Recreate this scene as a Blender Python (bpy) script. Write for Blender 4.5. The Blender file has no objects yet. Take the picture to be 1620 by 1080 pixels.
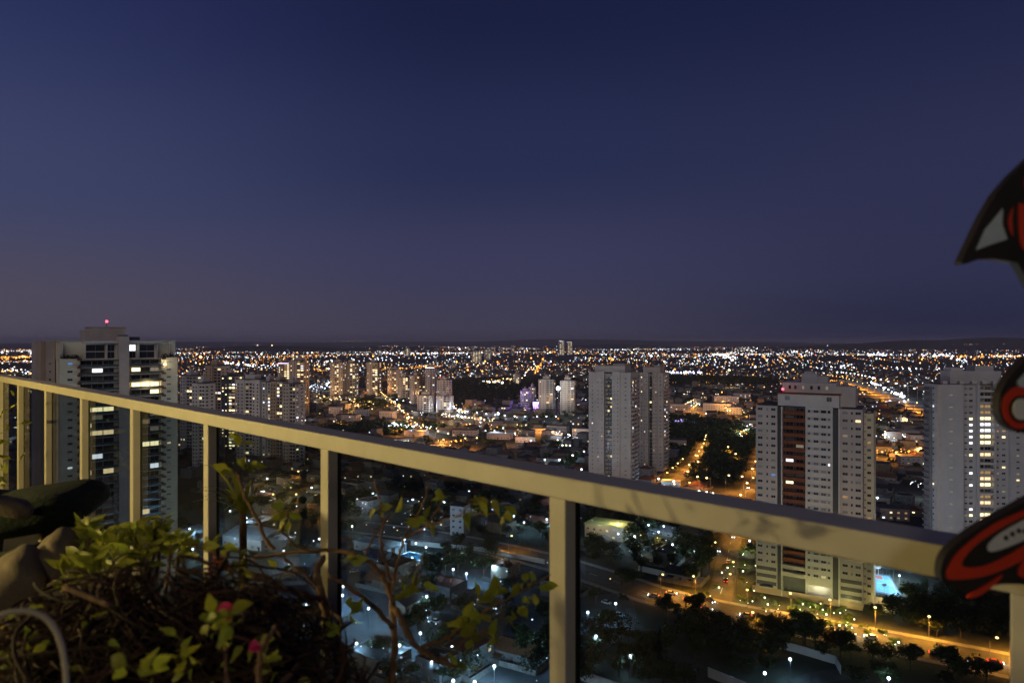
import bpy, math, random
import numpy as np
from mathutils import Vector, Matrix
R = math.radians
rng = random.Random(11)
sc = bpy.context.scene
COL = sc.collection
CAMZ = 105.0                       # camera height above the street, metres
F = 1080.0                         # focal length in pixels of the 1620 px wide photograph

def srgb(r, g, b, k=1.0):
    f = lambda c: (c/12.92 if c <= .04045 else ((c+.055)/1.055)**2.4)*k
    return (f(r/255), f(g/255), f(b/255), 1.0)

# ------------------------------------------------------------------ camera
cam = bpy.data.cameras.new('camera')
cam.sensor_width = 36.0
cam.lens = 24.0
cam.clip_start = 0.02
cam.clip_end = 90000
cam.dof.use_dof = True
cam.dof.focus_distance = 260.0
cam.dof.aperture_fstop = 5.0
camo = bpy.data.objects.new('camera', cam)
camo.location = (0, 0, CAMZ)
camo.rotation_euler = (R(90), 0, 0)
COL.objects.link(camo)
sc.camera = camo

# ------------------------------------------------------------------ world: clear sky well after sunset
w = bpy.data.worlds.new('World')
sc.world = w
w.use_nodes = True
nt = w.node_tree
nt.nodes.clear()
out = nt.nodes.new('ShaderNodeOutputWorld')
bg = nt.nodes.new('ShaderNodeBackground')
bg.inputs['Strength'].default_value = 1.0
tc = nt.nodes.new('ShaderNodeTexCoord')
sep = nt.nodes.new('ShaderNodeSeparateXYZ')
nt.links.new(tc.outputs['Generated'], sep.inputs[0])
def sky_ramp(stops):
    r = nt.nodes.new('ShaderNodeValToRGB')
    r.color_ramp.interpolation = 'EASE'
    e = r.color_ramp.elements
    e[0].position, e[0].color = stops[0][0], srgb(*stops[0][1])
    e[1].position, e[1].color = stops[-1][0], srgb(*stops[-1][1])
    for p, c in stops[1:-1]:
        n = e.new(p); n.color = srgb(*c)
    nt.links.new(sep.outputs['Z'], r.inputs[0])
    return r
rl = sky_ramp([(0, (78, 72, 88)), (.03, (79, 74, 90)), (.2, (60, 67, 102)), (.42, (41, 48, 91)), (.9, (24, 30, 66))])
rc = sky_ramp([(0, (56, 54, 72)), (.02, (61, 60, 80)), (.11, (57, 58, 88)), (.26, (38, 45, 79)), (.45, (25, 31, 63)), (.9, (18, 24, 54))])
rr = sky_ramp([(0, (26, 32, 60)), (.02, (33, 38, 65)), (.1, (45, 48, 76)), (.2, (44, 47, 78)), (.45, (26, 32, 66)), (.9, (18, 24, 54))])
def mixn(a, b, lo, hi):
    mr = nt.nodes.new('ShaderNodeMapRange'); mr.interpolation_type = 'SMOOTHSTEP'
    mr.inputs[1].default_value = lo; mr.inputs[2].default_value = hi
    nt.links.new(sep.outputs['X'], mr.inputs[0])
    m = nt.nodes.new('ShaderNodeMix'); m.data_type = 'RGBA'
    nt.links.new(mr.outputs[0], m.inputs[0])
    nt.links.new(a, m.inputs[6]); nt.links.new(b, m.inputs[7])
    return m.outputs[2]
c1 = mixn(rl.outputs[0], rc.outputs[0], -.68, -.06)
c2 = mixn(c1, rr.outputs[0], 0.0, .56)
nt.links.new(c2, bg.inputs[0])
nt.links.new(bg.outputs[0], out.inputs[0])

# the last twilight: one very soft low sun lamp behind the camera
sun = bpy.data.lights.new('sun', 'SUN')
sun.energy = 0.62
sun.angle = R(60)
sun.color = (1.0, .88, .80)
suno = bpy.data.objects.new('sun', sun)
SD = Vector((-.10, -.96, .25)).normalized()
suno.rotation_euler = SD.to_track_quat('Z', 'Y').to_euler()
COL.objects.link(suno)

sc.view_settings.view_transform = 'Standard'
sc.view_settings.look = 'None'
sc.view_settings.exposure = 0.0
sc.view_settings.gamma = 1.0
sc.render.engine = 'CYCLES'
cy = sc.cycles
cy.use_denoising = True
cy.use_light_tree = True
cy.max_bounces = 6
cy.diffuse_bounces = 2
cy.glossy_bounces = 3
cy.transmission_bounces = 4
cy.transparent_max_bounces = 16
cy.sample_clamp_indirect = 2.0
cy.sample_clamp_direct = 0.0
cy.caustics_reflective = False
cy.caustics_refractive = False
cy.use_adaptive_sampling = True
cy.adaptive_threshold = 0.015

# ------------------------------------------------------------------ helpers
def px2g(px, py, z=0.0):
    Y = (CAMZ-z)*F/(py-540.0)
    return ((px-810.0)/F*Y, Y)
def at(px, py, Y):
    return Vector(((px-810.0)/F*Y, Y, CAMZ-(py-540.0)/F*Y))
def g2px(x, y, z=0.0):
    return (810+F*x/y, 540+F*(CAMZ-z)/y)

class MB:
    def __init__(s): s.v, s.f, s.m, s.sm = [], [], [], []
    def quad(s, *p, m=0):
        b = len(s.v); s.v += [tuple(q) for q in p]; s.f.append(tuple(range(b, b+len(p)))); s.m.append(m)
    def box(s, x0, x1, y0, y1, z0, z1, m=0):
        b = len(s.v)
        s.v += [(x0,y0,z0),(x1,y0,z0),(x1,y1,z0),(x0,y1,z0),(x0,y0,z1),(x1,y0,z1),(x1,y1,z1),(x0,y1,z1)]
        for q in ((0,3,2,1),(4,5,6,7),(0,1,5,4),(1,2,6,5),(2,3,7,6),(3,0,4,7)):
            s.f.append(tuple(b+i for i in q)); s.m.append(m)
    def obox(s, c, ax, ay, az, m=0):
        b = len(s.v); c = Vector(c); ax, ay, az = Vector(ax), Vector(ay), Vector(az)
        for k in (-1, 1):
            for i, j in ((-1,-1),(1,-1),(1,1),(-1,1)):
                s.v.append(tuple(c+ax*i+ay*j+az*k))
        for q in ((0,3,2,1),(4,5,6,7),(0,1,5,4),(1,2,6,5),(2,3,7,6),(3,0,4,7)):
            s.f.append(tuple(b+i for i in q)); s.m.append(m)
    def prism(s, poly, z0, z1, m=0):
        b = len(s.v); n = len(poly)
        s.v += [(p[0],p[1],z0) for p in poly]+[(p[0],p[1],z1) for p in poly]
        s.f.append(tuple(b+n-1-i for i in range(n))); s.m.append(m)
        s.f.append(tuple(b+n+i for i in range(n))); s.m.append(m)
        for i in range(n):
            j = (i+1) % n
            s.f.append((b+i, b+j, b+n+j, b+n+i)); s.m.append(m)
    def tube(s, pts, rad, n=6, m=0, cap=True):
        pts = [Vector(p) for p in pts]; k = len(pts)
        if not hasattr(rad, '__len__'): rad = [rad]*k
        b = len(s.v); prev = None
        for i, p in enumerate(pts):
            t = (pts[min(i+1,k-1)]-pts[max(i-1,0)])
            t = t.normalized() if t.length > 1e-9 else Vector((0,0,1))
            if prev is None:
                u = t.orthogonal().normalized()
            else:
                u = (prev-t*prev.dot(t)); u = u.normalized() if u.length > 1e-6 else t.orthogonal().normalized()
            prev = u; w_ = t.cross(u)
            for j in range(n):
                a = 2*math.pi*j/n
                s.v.append(tuple(p+(u*math.cos(a)+w_*math.sin(a))*rad[i]))
        for i in range(k-1):
            for j in range(n):
                a0 = b+i*n+j; a1 = b+i*n+(j+1) % n
                s.f.append((a0, a1, a1+n, a0+n)); s.m.append(m)
        if cap:
            s.f.append(tuple(b+n-1-j for j in range(n))); s.m.append(m)
            s.f.append(tuple(b+(k-1)*n+j for j in range(n))); s.m.append(m)
    def ball(s, c, r, m=0, nu=8, nv=5, sz=1.0):
        b = len(s.v); c = Vector(c)
        s.v.append(tuple(c+Vector((0,0,r*sz))))
        for i in range(1, nv):
            a = math.pi*i/nv
            for j in range(nu):
                t = 2*math.pi*j/nu
                s.v.append((c.x+r*math.sin(a)*math.cos(t), c.y+r*math.sin(a)*math.sin(t), c.z+r*sz*math.cos(a)))
        s.v.append(tuple(c-Vector((0,0,r*sz)))); e = len(s.v)-1
        for j in range(nu):
            k = (j+1) % nu
            s.f.append((b, b+1+j, b+1+k)); s.m.append(m)
            for i in range(nv-2):
                s.f.append((b+1+i*nu+j, b+1+(i+1)*nu+j, b+1+(i+1)*nu+k, b+1+i*nu+k)); s.m.append(m)
            s.f.append((b+1+(nv-2)*nu+j, e, b+1+(nv-2)*nu+k)); s.m.append(m)
    def mesh(s, name, mats, smooth=False):
        me = bpy.data.meshes.new(name)
        me.from_pydata(s.v, [], s.f)
        if not isinstance(mats, (list, tuple)): mats = [mats]
        for m in mats: me.materials.append(m)
        if len(mats) > 1: me.polygons.foreach_set('material_index', s.m)
        if smooth: me.polygons.foreach_set('use_smooth', [True]*len(s.f))
        me.update()
        return me
    def build(s, name, mats, parent=None, smooth=False, loc=None, **kw):
        return link(name, s.mesh(name, mats, smooth), parent, loc, **kw)

def link(name, me, parent=None, loc=None, rz=None, scale=None):
    o = bpy.data.objects.new(name, me); COL.objects.link(o)
    if parent is not None: o.parent = parent
    if loc is not None: o.location = loc
    if rz is not None: o.rotation_euler = (0, 0, rz)
    if scale is not None: o.scale = scale if hasattr(scale, '__len__') else (scale,)*3
    return o
def tag(o, label=None, cat=None, group=None, kind=None):
    if label: o['label'] = label
    if cat: o['category'] = cat
    if group: o['group'] = group
    if kind: o['kind'] = kind
    return o
def empty(name, loc=(0,0,0), rz=0.0, label=None, cat=None, group=None):
    o = bpy.data.objects.new(name, None); COL.objects.link(o)
    o.location = loc; o.rotation_euler = (0, 0, rz); o.empty_display_size = .5
    return tag(o, label, cat, group)
def lamp(loc, color, power, radius=.25, parent=None, kind='POINT', name='lamp_light'):
    l = bpy.data.lights.new(name, kind); l.energy = power; l.color = color[:3]; l.shadow_soft_size = radius
    if kind == 'SPOT': l.spot_size = R(148); l.spot_blend = .7
    o = bpy.data.objects.new(name, l); COL.objects.link(o); o.location = loc
    if parent is not None: o.parent = parent
    return o

# ------------------------------------------------------------------ materials
MATS = {}
def mat(name, col, rough=.8, var=.25, scale=1.0, bump=0.0, metal=0.0, objvar=0.0, spec=.3, col2=None, obj_coord=False, stretch=None):
    if name in MATS: return MATS[name]
    m = bpy.data.materials.new(name); m.use_nodes = True; MATS[name] = m
    n, l = m.node_tree.nodes, m.node_tree.links
    p = n['Principled BSDF']
    p.inputs['Roughness'].default_value = rough; p.inputs['Metallic'].default_value = metal
    p.inputs['Specular IOR Level'].default_value = spec
    t = n.new('ShaderNodeTexCoord'); no = n.new('ShaderNodeTexNoise')
    mp = n.new('ShaderNodeMapping')
    if stretch: mp.inputs['Scale'].default_value = stretch
    l.new(t.outputs['Object'], mp.inputs[0]); l.new(mp.outputs[0], no.inputs['Vector'])
    no.inputs['Scale'].default_value = scale; no.inputs['Detail'].default_value = 6; no.inputs['Roughness'].default_value = .65
    r = n.new('ShaderNodeValToRGB'); e = r.color_ramp.elements
    c = col[:3]; c2 = col2[:3] if col2 else tuple(x*(1-var) for x in c)
    e[0].position, e[0].color = .3, (*c2, 1); e[1].position, e[1].color = .7, (*[min(1, x*(1+var*.35)) for x in c], 1)
    l.new(no.outputs['Fac'], r.inputs[0])
    src = r.outputs[0]
    if objvar:
        oi = n.new('ShaderNodeObjectInfo'); hs = n.new('ShaderNodeHueSaturation')
        mr = n.new('ShaderNodeMapRange'); mr.inputs[3].default_value = 1-objvar; mr.inputs[4].default_value = 1+objvar
        l.new(oi.outputs['Random'], mr.inputs[0]); l.new(mr.outputs[0], hs.inputs['Value']); l.new(src, hs.inputs['Color'])
        mh = n.new('ShaderNodeMapRange'); mh.inputs[3].default_value = .5-objvar*.06; mh.inputs[4].default_value = .5+objvar*.06
        mm = n.new('ShaderNodeMath'); mm.operation = 'FRACT'; mx = n.new('ShaderNodeMath'); mx.operation = 'MULTIPLY'; mx.inputs[1].default_value = 7.31
        l.new(oi.outputs['Random'], mx.inputs[0]); l.new(mx.outputs[0], mm.inputs[0]); l.new(mm.outputs[0], mh.inputs[0]); l.new(mh.outputs[0], hs.inputs['Hue'])
        src = hs.outputs[0]
    l.new(src, p.inputs['Base Color'])
    if bump:
        b = n.new('ShaderNodeBump'); b.inputs['Strength'].default_value = bump; b.inputs['Distance'].default_value = .02
        l.new(no.outputs['Fac'], b.inputs['Height']); l.new(b.outputs[0], p.inputs['Normal'])
    return m
def emit(name, col, strength, sample=False):
    if name in MATS: return MATS[name]
    m = bpy.data.materials.new(name); m.use_nodes = True; MATS[name] = m
    n, l = m.node_tree.nodes, m.node_tree.links
    n.clear()
    o = n.new('ShaderNodeOutputMaterial'); e = n.new('ShaderNodeEmission')
    e.inputs[0].default_value = (*col[:3], 1); e.inputs[1].default_value = strength
    l.new(e.outputs[0], o.inputs[0])
    m.cycles.emission_sampling = 'AUTO' if sample else 'NONE'
    return m
def leafmat(name, col, trans=.35, var=.35, objvar=.3, rough=.45, scale=30):
    m = mat(name, col, rough=rough, var=var, scale=scale, objvar=objvar, spec=.25)
    n, l = m.node_tree.nodes, m.node_tree.links
    p = n['Principled BSDF']; t = n.new('ShaderNodeBsdfTranslucent'); mx = n.new('ShaderNodeMixShader')
    mx.inputs[0].default_value = trans
    src = p.inputs['Base Color'].links[0].from_socket
    l.new(src, t.inputs[0]); l.new(p.outputs[0], mx.inputs[1]); l.new(t.outputs[0], mx.inputs[2])
    l.new(mx.outputs[0], n['Material Output'].inputs[0])
    return m

SOD = (1.0, .36, .035); WARM = (1.0, .72, .36); LED = (.74, .86, 1.0); WHITE = (1.0, .93, .82)
M_plaster_beige = mat('plaster_beige', (.48, .415, .37), var=.18, scale=.12)
M_plaster_white = mat('plaster_white', (.57, .53, .49), var=.15, scale=.12)
M_plaster_grey = mat('plaster_grey', (.44, .42, .415), var=.15, scale=.1)
M_plaster_olive = mat('plaster_olive', (.72, .66, .48), var=.18, scale=.12)
M_plaster_tan = mat('plaster_tan', (.40, .29, .20), var=.18, scale=.12)
M_taupe = mat('plaster_taupe', (.48, .435, .40), var=.18, scale=.12)
M_plaster_shaded = mat('plaster_shaded', (.17, .17, .19), var=.18, scale=.12)  # grey tower's left side: its shade is put into the colour
M_brown = mat('brown_render', (.17, .058, .028), var=.25, scale=.3)
M_darkstrip = mat('dark_cladding', (.08, .085, .09), rough=.4, var=.2, scale=.3)
M_roof = mat('roof_slab', (.10, .09, .09), var=.3, scale=.3)
M_glass = mat('window_glass', (.03, .035, .045), rough=.12, var=.3, scale=.6, objvar=.5, spec=.6)
M_blind = mat('window_blind', (.23, .22, .21), rough=.8, var=.3, scale=.8, objvar=.4)
M_curtain = mat('window_curtain', (.12, .10, .085), rough=.9, var=.4, scale=.8, objvar=.4)
M_frame = mat('window_frame_paint', (.42, .42, .42), rough=.5, var=.1, scale=2)
M_parapet = mat('parapet_glass', (.08, .10, .10), rough=.2, var=.2, scale=.5, spec=.6)
L_win = [emit('lit_room_warm', (1, .72, .36), 1.6), emit('lit_room_white', (.93, .96, 1), 1.7), emit('lit_room_yellow', (1, .82, .42), 2.4),
         emit('lit_room_dim', (1, .62, .28), .35), emit('lit_room_curtain', (.95, .78, .55), .22), emit('lit_screen_blue', (.25, .5, 1), .45)]
# ------------------------------------------------------------------ terrain
def sstep(a, b, x):
    t = np.clip((x-a)/(b-a), 0, 1); return t*t*(3-2*t)
MOUNDS = [  # x, y, height, sx, sy
    (-3000, 8300, 62, 900, 600), (-1500, 9500, 30, 900, 700), (5200, 9500, 92, 1300, 700), (7300, 9800, 165, 1500, 900), (1900, 12500, 60, 800, 900),
    (-60, 1480, 9, 150, 330), (480, 1800, 9, 230, 230)]
def height(x, y):
    x = np.asarray(x, float); y = np.asarray(y, float)
    r = np.hypot(x, y)
    s = sstep(1100, 3200, r)
    h = s*(9*np.sin(x/820+.7)*np.cos(y/1100) + 7*np.sin(y/640+x/1500) + 5*np.sin(x/390-y/510) - 4)
    h = h*(1-.5*sstep(6000, 12000, r))
    for mx, my, mh, sx, sy in MOUNDS:
        h = h+mh*np.exp(-((x-mx)/sx)**2-((y-my)/sy)**2)
    az = np.arctan2(x, y)
    far = sstep(15500, 24000, r)
    h = h+far*(96+48*np.sin(az*5.1+1.2)+34*np.sin(az*11+.3)+18*np.sin(az*23)+9*np.sin(az*47))
    return h
rad = [0]+list(np.geomspace(60, 45000, 110))
NA = 220
angs = np.concatenate([np.linspace(-math.pi, -1.0, 30)[:-1], np.linspace(-1.0, 1.0, NA), np.linspace(1.0, math.pi, 30)[1:]])
b = MB(); n = len(angs)
for r_ in rad:
    xs, ys = r_*np.sin(angs), r_*np.cos(angs)
    hs = height(xs, ys)
    b.v += list(zip(xs.tolist(), ys.tolist(), hs.tolist()))
for i in range(len(rad)-1):
    for j in range(n-1):
        b.f.append((i*n+j, i*n+j+1, (i+1)*n+j+1, (i+1)*n+j)); b.m.append(0)
M_ground = mat('ground_soil_grass', (.055, .055, .045), rough=.95, var=.6, scale=.02, col2=(.022, .03, .018))
tag(b.build('ground', M_ground, smooth=True), kind='structure')

# ------------------------------------------------------------------ roads (world polylines traced on the ground plane)
M_asphalt = mat('asphalt', (.085, .082, .08), rough=.85, var=.35, scale=.25)
M_paint = mat('road_paint', (.62, .60, .55), rough=.7, var=.3, scale=2)
M_kerb = mat('kerb_concrete', (.27, .26, .25), rough=.9, var=.3, scale=.6)
ROADS = []
def offset(pts, d):
    o = []
    for i, p in enumerate(pts):
        a = pts[max(i-1, 0)]; c = pts[min(i+1, len(pts)-1)]
        dx, dy = c[0]-a[0], c[1]-a[1]; L = math.hypot(dx, dy) or 1
        o.append((p[0]-dy/L*d, p[1]+dx/L*d))
    return o
def densify(pts, step):
    o = [pts[0]]
    for a, c in zip(pts, pts[1:]):
        k = max(1, int(math.hypot(c[0]-a[0], c[1]-a[1])/step))
        o += [(a[0]+(c[0]-a[0])*i/k, a[1]+(c[1]-a[1])*i/k) for i in range(1, k+1)]
    return o
def smooth(pts, it=2):
    for _ in range(it):
        q = [pts[0]]
        for a, c in zip(pts, pts[1:]):
            q += [(a[0]*.75+c[0]*.25, a[1]*.75+c[1]*.25), (a[0]*.25+c[0]*.75, a[1]*.25+c[1]*.75)]
        pts = q+[pts[-1]]
    return pts
def road(name, px, width, z=.05, kerb=False, lane=False, world=False, sm=2):
    pts = px if world else [px2g(*p) for p in px]
    pts = densify(smooth(pts, sm), 25 if width < 30 else 60)
    ROADS.append((np.array(pts), width/2, name))
    L_, R_ = offset(pts, width/2), offset(pts, -width/2)
    b = MB()
    hz = lambda p: float(height(p[0], p[1]))+z
    for i in range(len(pts)-1):
        b.quad((*L_[i], hz(L_[i])), (*R_[i], hz(R_[i])), (*R_[i+1], hz(R_[i+1])), (*L_[i+1], hz(L_[i+1])))
    o = tag(b.build(name, M_asphalt), kind='structure')
    if kerb:
        for s in (1, -1):
            A_, B_ = offset(pts, s*(width/2)), offset(pts, s*(width/2+2.6))
            k = MB()
            for i in range(len(pts)-1):
                k.quad((*A_[i], .17), (*A_[i+1], .17), (*B_[i+1], .17), (*B_[i], .17))
                k.quad((*A_[i], .0), (*A_[i+1], .0), (*A_[i+1], .17), (*A_[i], .17))
                k.quad((*B_[i], .0), (*B_[i+1], .0), (*B_[i+1], .17), (*B_[i], .17))
            k.build('pavement', M_kerb, o)
    if lane:
        k = MB(); d = densify(pts, 4)
        for i in range(0, len(d)-1, 3):
            a, c = d[i], d[i+1]; dx, dy = c[0]-a[0], c[1]-a[1]; l_ = math.hypot(dx, dy) or 1
            nx, ny = -dy/l_*.12, dx/l_*.12
            zz = hz(a)+.012
            k.quad((a[0]+nx, a[1]+ny, zz), (a[0]-nx, a[1]-ny, zz), (c[0]-nx, c[1]-ny, zz), (c[0]+nx, c[1]+ny, zz))
        tag(k.build('lane_marking', M_paint, o), kind='stuff')
    return o
road('avenue', [(560, 832), (700, 850), (860, 884), (960, 915), (1050, 946), (1150, 968), (1260, 988), (1400, 1014), (1600, 1052), (1760, 1090)], 17, kerb=True, lane=True)
road('side_street', [(1135, 955), (1147, 915), (1152, 870), (1168, 815), (1184, 770), (1196, 735), (1206, 705)], 10, z=.064, lane=True)
road('cross_street', [(1000, 800), (1080, 786), (1190, 778), (1320, 772)], 10, z=.058)
road('hill_street', [(1040, 790), (1075, 755), (1104, 726), (1112, 700)], 9, z=.066)
road('highway', [(1520, 668), (1470, 652), (1410, 627), (1365, 611), (1345, 603), (1320, 596)], 42, z=.09)
road('market_street', [(760, 712), (690, 700), (655, 674), (628, 650), (606, 632), (596, 618)], 13, z=.055)
road('shopping_street', [(620, 640), (680, 652), (740, 661), (800, 668), (880, 668)], 16, z=.06)
road('far_avenue', [(836, 592), (846, 576), (858, 562), (866, 556)], 40, z=.1)
road('park_ring', [(1078, 652), (1092, 643), (1108, 646), (1110, 656), (1094, 660), (1079, 654)], 16, z=.06)
road('lower_street', [(420, 900), (560, 872), (700, 858)], 9, z=.053)
road('garden_street', [(880, 1010), (960, 960), (1010, 1000), (1100, 1060), (1200, 1120)], 8, z=.052)
road('hidden_lane', [(1240, 1090), (1330, 1060), (1420, 1080)], 7, z=.052)
def road_dist(x, y):
    d = 1e9
    for pts, hw, _ in ROADS:
        a, c = pts[:-1], pts[1:]
        ab = c-a; t = np.clip(((x-a[:, 0])*ab[:, 0]+(y-a[:, 1])*ab[:, 1])/((ab**2).sum(1)+1e-9), 0, 1)
        q = np.hypot(a[:, 0]+ab[:, 0]*t-x, a[:, 1]+ab[:, 1]*t-y).min()-hw
        d = min(d, q)
    return d
BLOCK = []          # occupied discs: x, y, r
def blocked(x, y, r):
    return any((x-a)**2+(y-c)**2 < (r+q)**2 for a, c, q in BLOCK)

# ------------------------------------------------------------------ towers
WM = {}
def win_mesh(w_, h_, pane):
    key = (w_, h_, pane.name)
    if key not in WM:
        b = MB(); t = .09
        b.box(-w_/2, w_/2, -.08, 0, 0, t, 0); b.box(-w_/2, w_/2, -.08, 0, h_-t, h_, 0)
        b.box(-w_/2, -w_/2+t, -.08, 0, t, h_-t, 0); b.box(w_/2-t, w_/2, -.08, 0, t, h_-t, 0)
        if w_ > 1.2: b.box(-.03, .03, -.06, -.02, t, h_-t, 0)
        b.quad((-w_/2+t, -.025, t), (w_/2-t, -.025, t), (w_/2-t, -.025, h_-t), (-w_/2+t, -.025, h_-t), m=1)
        WM[key] = b.mesh('window', [M_frame, pane])
    return WM[key]
class Tower:
    def __init__(s, name, label, loc, rz, cat='tower', group=None, seed=1):
        s.o = empty(name, (loc[0], loc[1], loc[2] if len(loc) > 2 else 0), rz, label, cat, group)
        s.r = random.Random(seed); s.n = 0
        s.rest = {}
        s.rz = rz; s.loc = loc
    def block(s, part, x0, x1, y0, y1, z0, z1, m):
        b = MB(); b.box(x0, x1, y0, y1, z0, z1); return b.build(part, m, s.o)
    def pane(s, lit):
        return L_win[s.r.choice([0, 1, 2, 3, 3, 4, 4, 4])] if s.r.random() < lit else s.r.choice([M_glass, M_glass, M_glass, M_blind, M_curtain])
    def win(s, face, u, v, z, w_=1.5, h_=1.2, lit=.08, pane=None, name='window'):
        """face f: front, at local (u, v) ; l / r: side faces"""
        pane = pane or s.pane(lit)
        rz = {'f': 0, 'r': R(90), 'l': R(-90)}[face]
        if s.n < 300:
            s.n += 1
            o = link(name, win_mesh(w_, h_, pane), s.o, (u, v, z), rz)
            return o
        key = pane.name
        b = s.rest.setdefault(key, (MB(), pane))[0]
        if face == 'f': b.box(u-w_/2, u+w_/2, v-.05, v, z, z+h_)
        elif face == 'r': b.box(u, u+.05, v-w_/2, v+w_/2, z, z+h_)
        else: b.box(u-.05, u, v-w_/2, v+w_/2, z, z+h_)
    def finish(s):
        for k, (b, m) in s.rest.items(): tag(b.build('window_rows', m, s.o), kind='stuff')

M_beacon = emit('beacon_red', (1, .03, .05), 14)
def beacon(parent_tower, x, y, z, h=3.0):
    b = MB(); b.tube([(x, y, z), (x, y, z+h)], [.12, .07], 6); b.build('antenna', M_darkstrip, parent_tower.o)
    b = MB(); b.ball((x, y, z+h+.3), .5); b.build('beacon', M_beacon, parent_tower.o)

# --- tower with red-brown balconies (right of centre)
def tower_red():
    T = Tower('apartment_tower', 'tall pale tower with red-brown balconies in its middle bay', px2g(1196, 935), R(-30.8), seed=5)
    FH, NF = 3.01, 25
    top = FH*NF+3
    BLOCK.append((128, 292, 32))
    T.block('wall', 0, 8.4, 0, 18, 0, top, M_plaster_beige)
    T.block('dark_strip', 8.4, 10.0, .9, 17, 0, top-.4, M_darkstrip)
    T.block('fin', 10.0, 10.5, -.5, 17, 0, top, M_plaster_white)
    T.block('wall', 10.5, 19.2, 1.8, 17, 0, top, M_darkstrip)
    T.block('wall', 19.2, 29.3, .2, 17, 6.5, top+.3, M_plaster_white)
    T.block('dark_strip', 29.3, 31.4, 1.0, 17, 0, top-.2, M_darkstrip)
    T.block('fin', 31.4, 31.9, -.3, 17, 0, top+.2, M_plaster_white)
    T.block('wall', 31.9, 40.0, .1, 17.5, 0, top, M_plaster_beige)
    T.block('wing', 40.0, 43.4, 8, 24, 0, top-2, M_plaster_olive)
    T.block('roof', .4, 8.0, .4, 17, top, top+.25, M_roof)
    T.block('roof', 32.3, 39.6, .5, 17, top, top+.25, M_roof)
    T.block('roof', 40.3, 43.0, 8.4, 23.5, top-2, top-1.7, M_roof)
    T.block('crown', 8.6, 31.6, .5, 16, top+.3, top+5.2, M_plaster_white)
    T.block('cornice', 8.2, 32.0, .1, 16.4, top+5.2, top+5.55, M_brown)
    T.block('penthouse', 9.5, 30.0, 6, 20, top+5.55, top+9.6, M_plaster_white)
    T.block('penthouse', 30.0, 37.0, 7, 19, top+.3, top+8.4, M_plaster_white)
    T.block('lift_house', 16.5, 22.6, 9, 17, top+9.6, top+13.4, M_plaster_grey)
    T.block('lift_house', 22.6, 26.5, 10, 16, top+9.6, top+12.4, M_plaster_grey)
    T.block('water_tank', 17.5, 21.0, 10, 15, top+13.4, top+14.2, M_plaster_grey)
    for x in (11.8, 14.0, 17, 20.2, 23, 26): T.win('f', x+.6, 6, top+6.9, 1.1, 1.6, .15)
    T.win('f', 12.3, .5, top+2.6, 2.0, 1.8, 0); T.win('f', 28.0, .5, top+2.6, 2.0, 1.8, 0)
    for k in range(NF):
        z = 3+k*FH
        if k >= 3:
            for x, w_ in ((1.7, 2.0), (4.5, .8), (6.9, 1.8)): T.win('f', x, 0, z+1.0, w_, 1.15, .03, pane=L_win[5] if (x == 6.9 and k in (8, 11, 15)) else None)
            for x, w_ in ((33.8, 2.0), (36.2, .8), (38.4, 2.0)): T.win('f', x, .1, z+.95, w_, 1.15, .03)
        else:
            for x0, x1 in ((.3, 8.1), (32.2, 39.7)):
                T.block('louvre_band', x0, x1, -.06, .0, z+.7, z+2.2, M_darkstrip)
        # red-brown balcony: slab, parapet, dark glazed back
        if k >= 2:
            T.block('balcony', 10.5, 19.2, -.5, 1.8, z-.25, z+1.3, M_brown if k > 3 else M_plaster_beige)
            T.win('f', 13.0, 1.8, z+1.05, 3.0, 1.6, .05); T.win('f', 16.9, 1.8, z+1.05, 3.0, 1.6, .05)
        # white bay: recessed ribbon window with balcony edge
        if k >= 2:
            T.block('window_band', 19.9, 28.6, .1, .2, z+1.0, z+2.1, M_plaster_grey)
            for x, w_ in ((20.6, 1.0), (23.2, 1.9), (26.0, 1.9), (28.0, .9)): T.win('f', x, .1, z+1.0, w_, 1.1, .025)
        for y in (3, 9.5): T.block('ledge', -.9, 0, y, y+2.4, z+.1, z+.3, M_plaster_grey)
        T.block('ledge', 40.0, 40.9, 3, 5.4, z+.1, z+.3, M_plaster_grey)
        T.win('f', 41.8, 8, z+.9, 1.4, 1.1, .08)
    # lit lobby under the white bay
    T.block('lobby_wall', 19.6, 29.0, 3.0, 3.3, 0, 6.4, M_plaster_white)
    T.block('lobby_column', 19.2, 19.7, .3, .9, 0, 6.5, M_plaster_white); T.block('lobby_column', 28.7, 29.3, .3, .9, 0, 6.5, M_plaster_white)
    T.block('lobby_lamp', 20.5, 28, 1.2, 1.5, 6.25, 6.42, emit('lobby_glow', (1, .86, .6), 12))
    lamp((24.3, .8, 5.6), (1, .84, .58), 1100, .6, T.o)
    T.block('awning', 2, 7, -3, 0, 3.4, 3.7, M_plaster_grey)
    T.block('podium', -1.5, 40.0, -.25, .0, .0, 2.6, M_plaster_tan)
    beacon(T, 10.4, 1.2, top+5.55, 1.2)
    T.finish()
    return T
tower_red()

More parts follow.
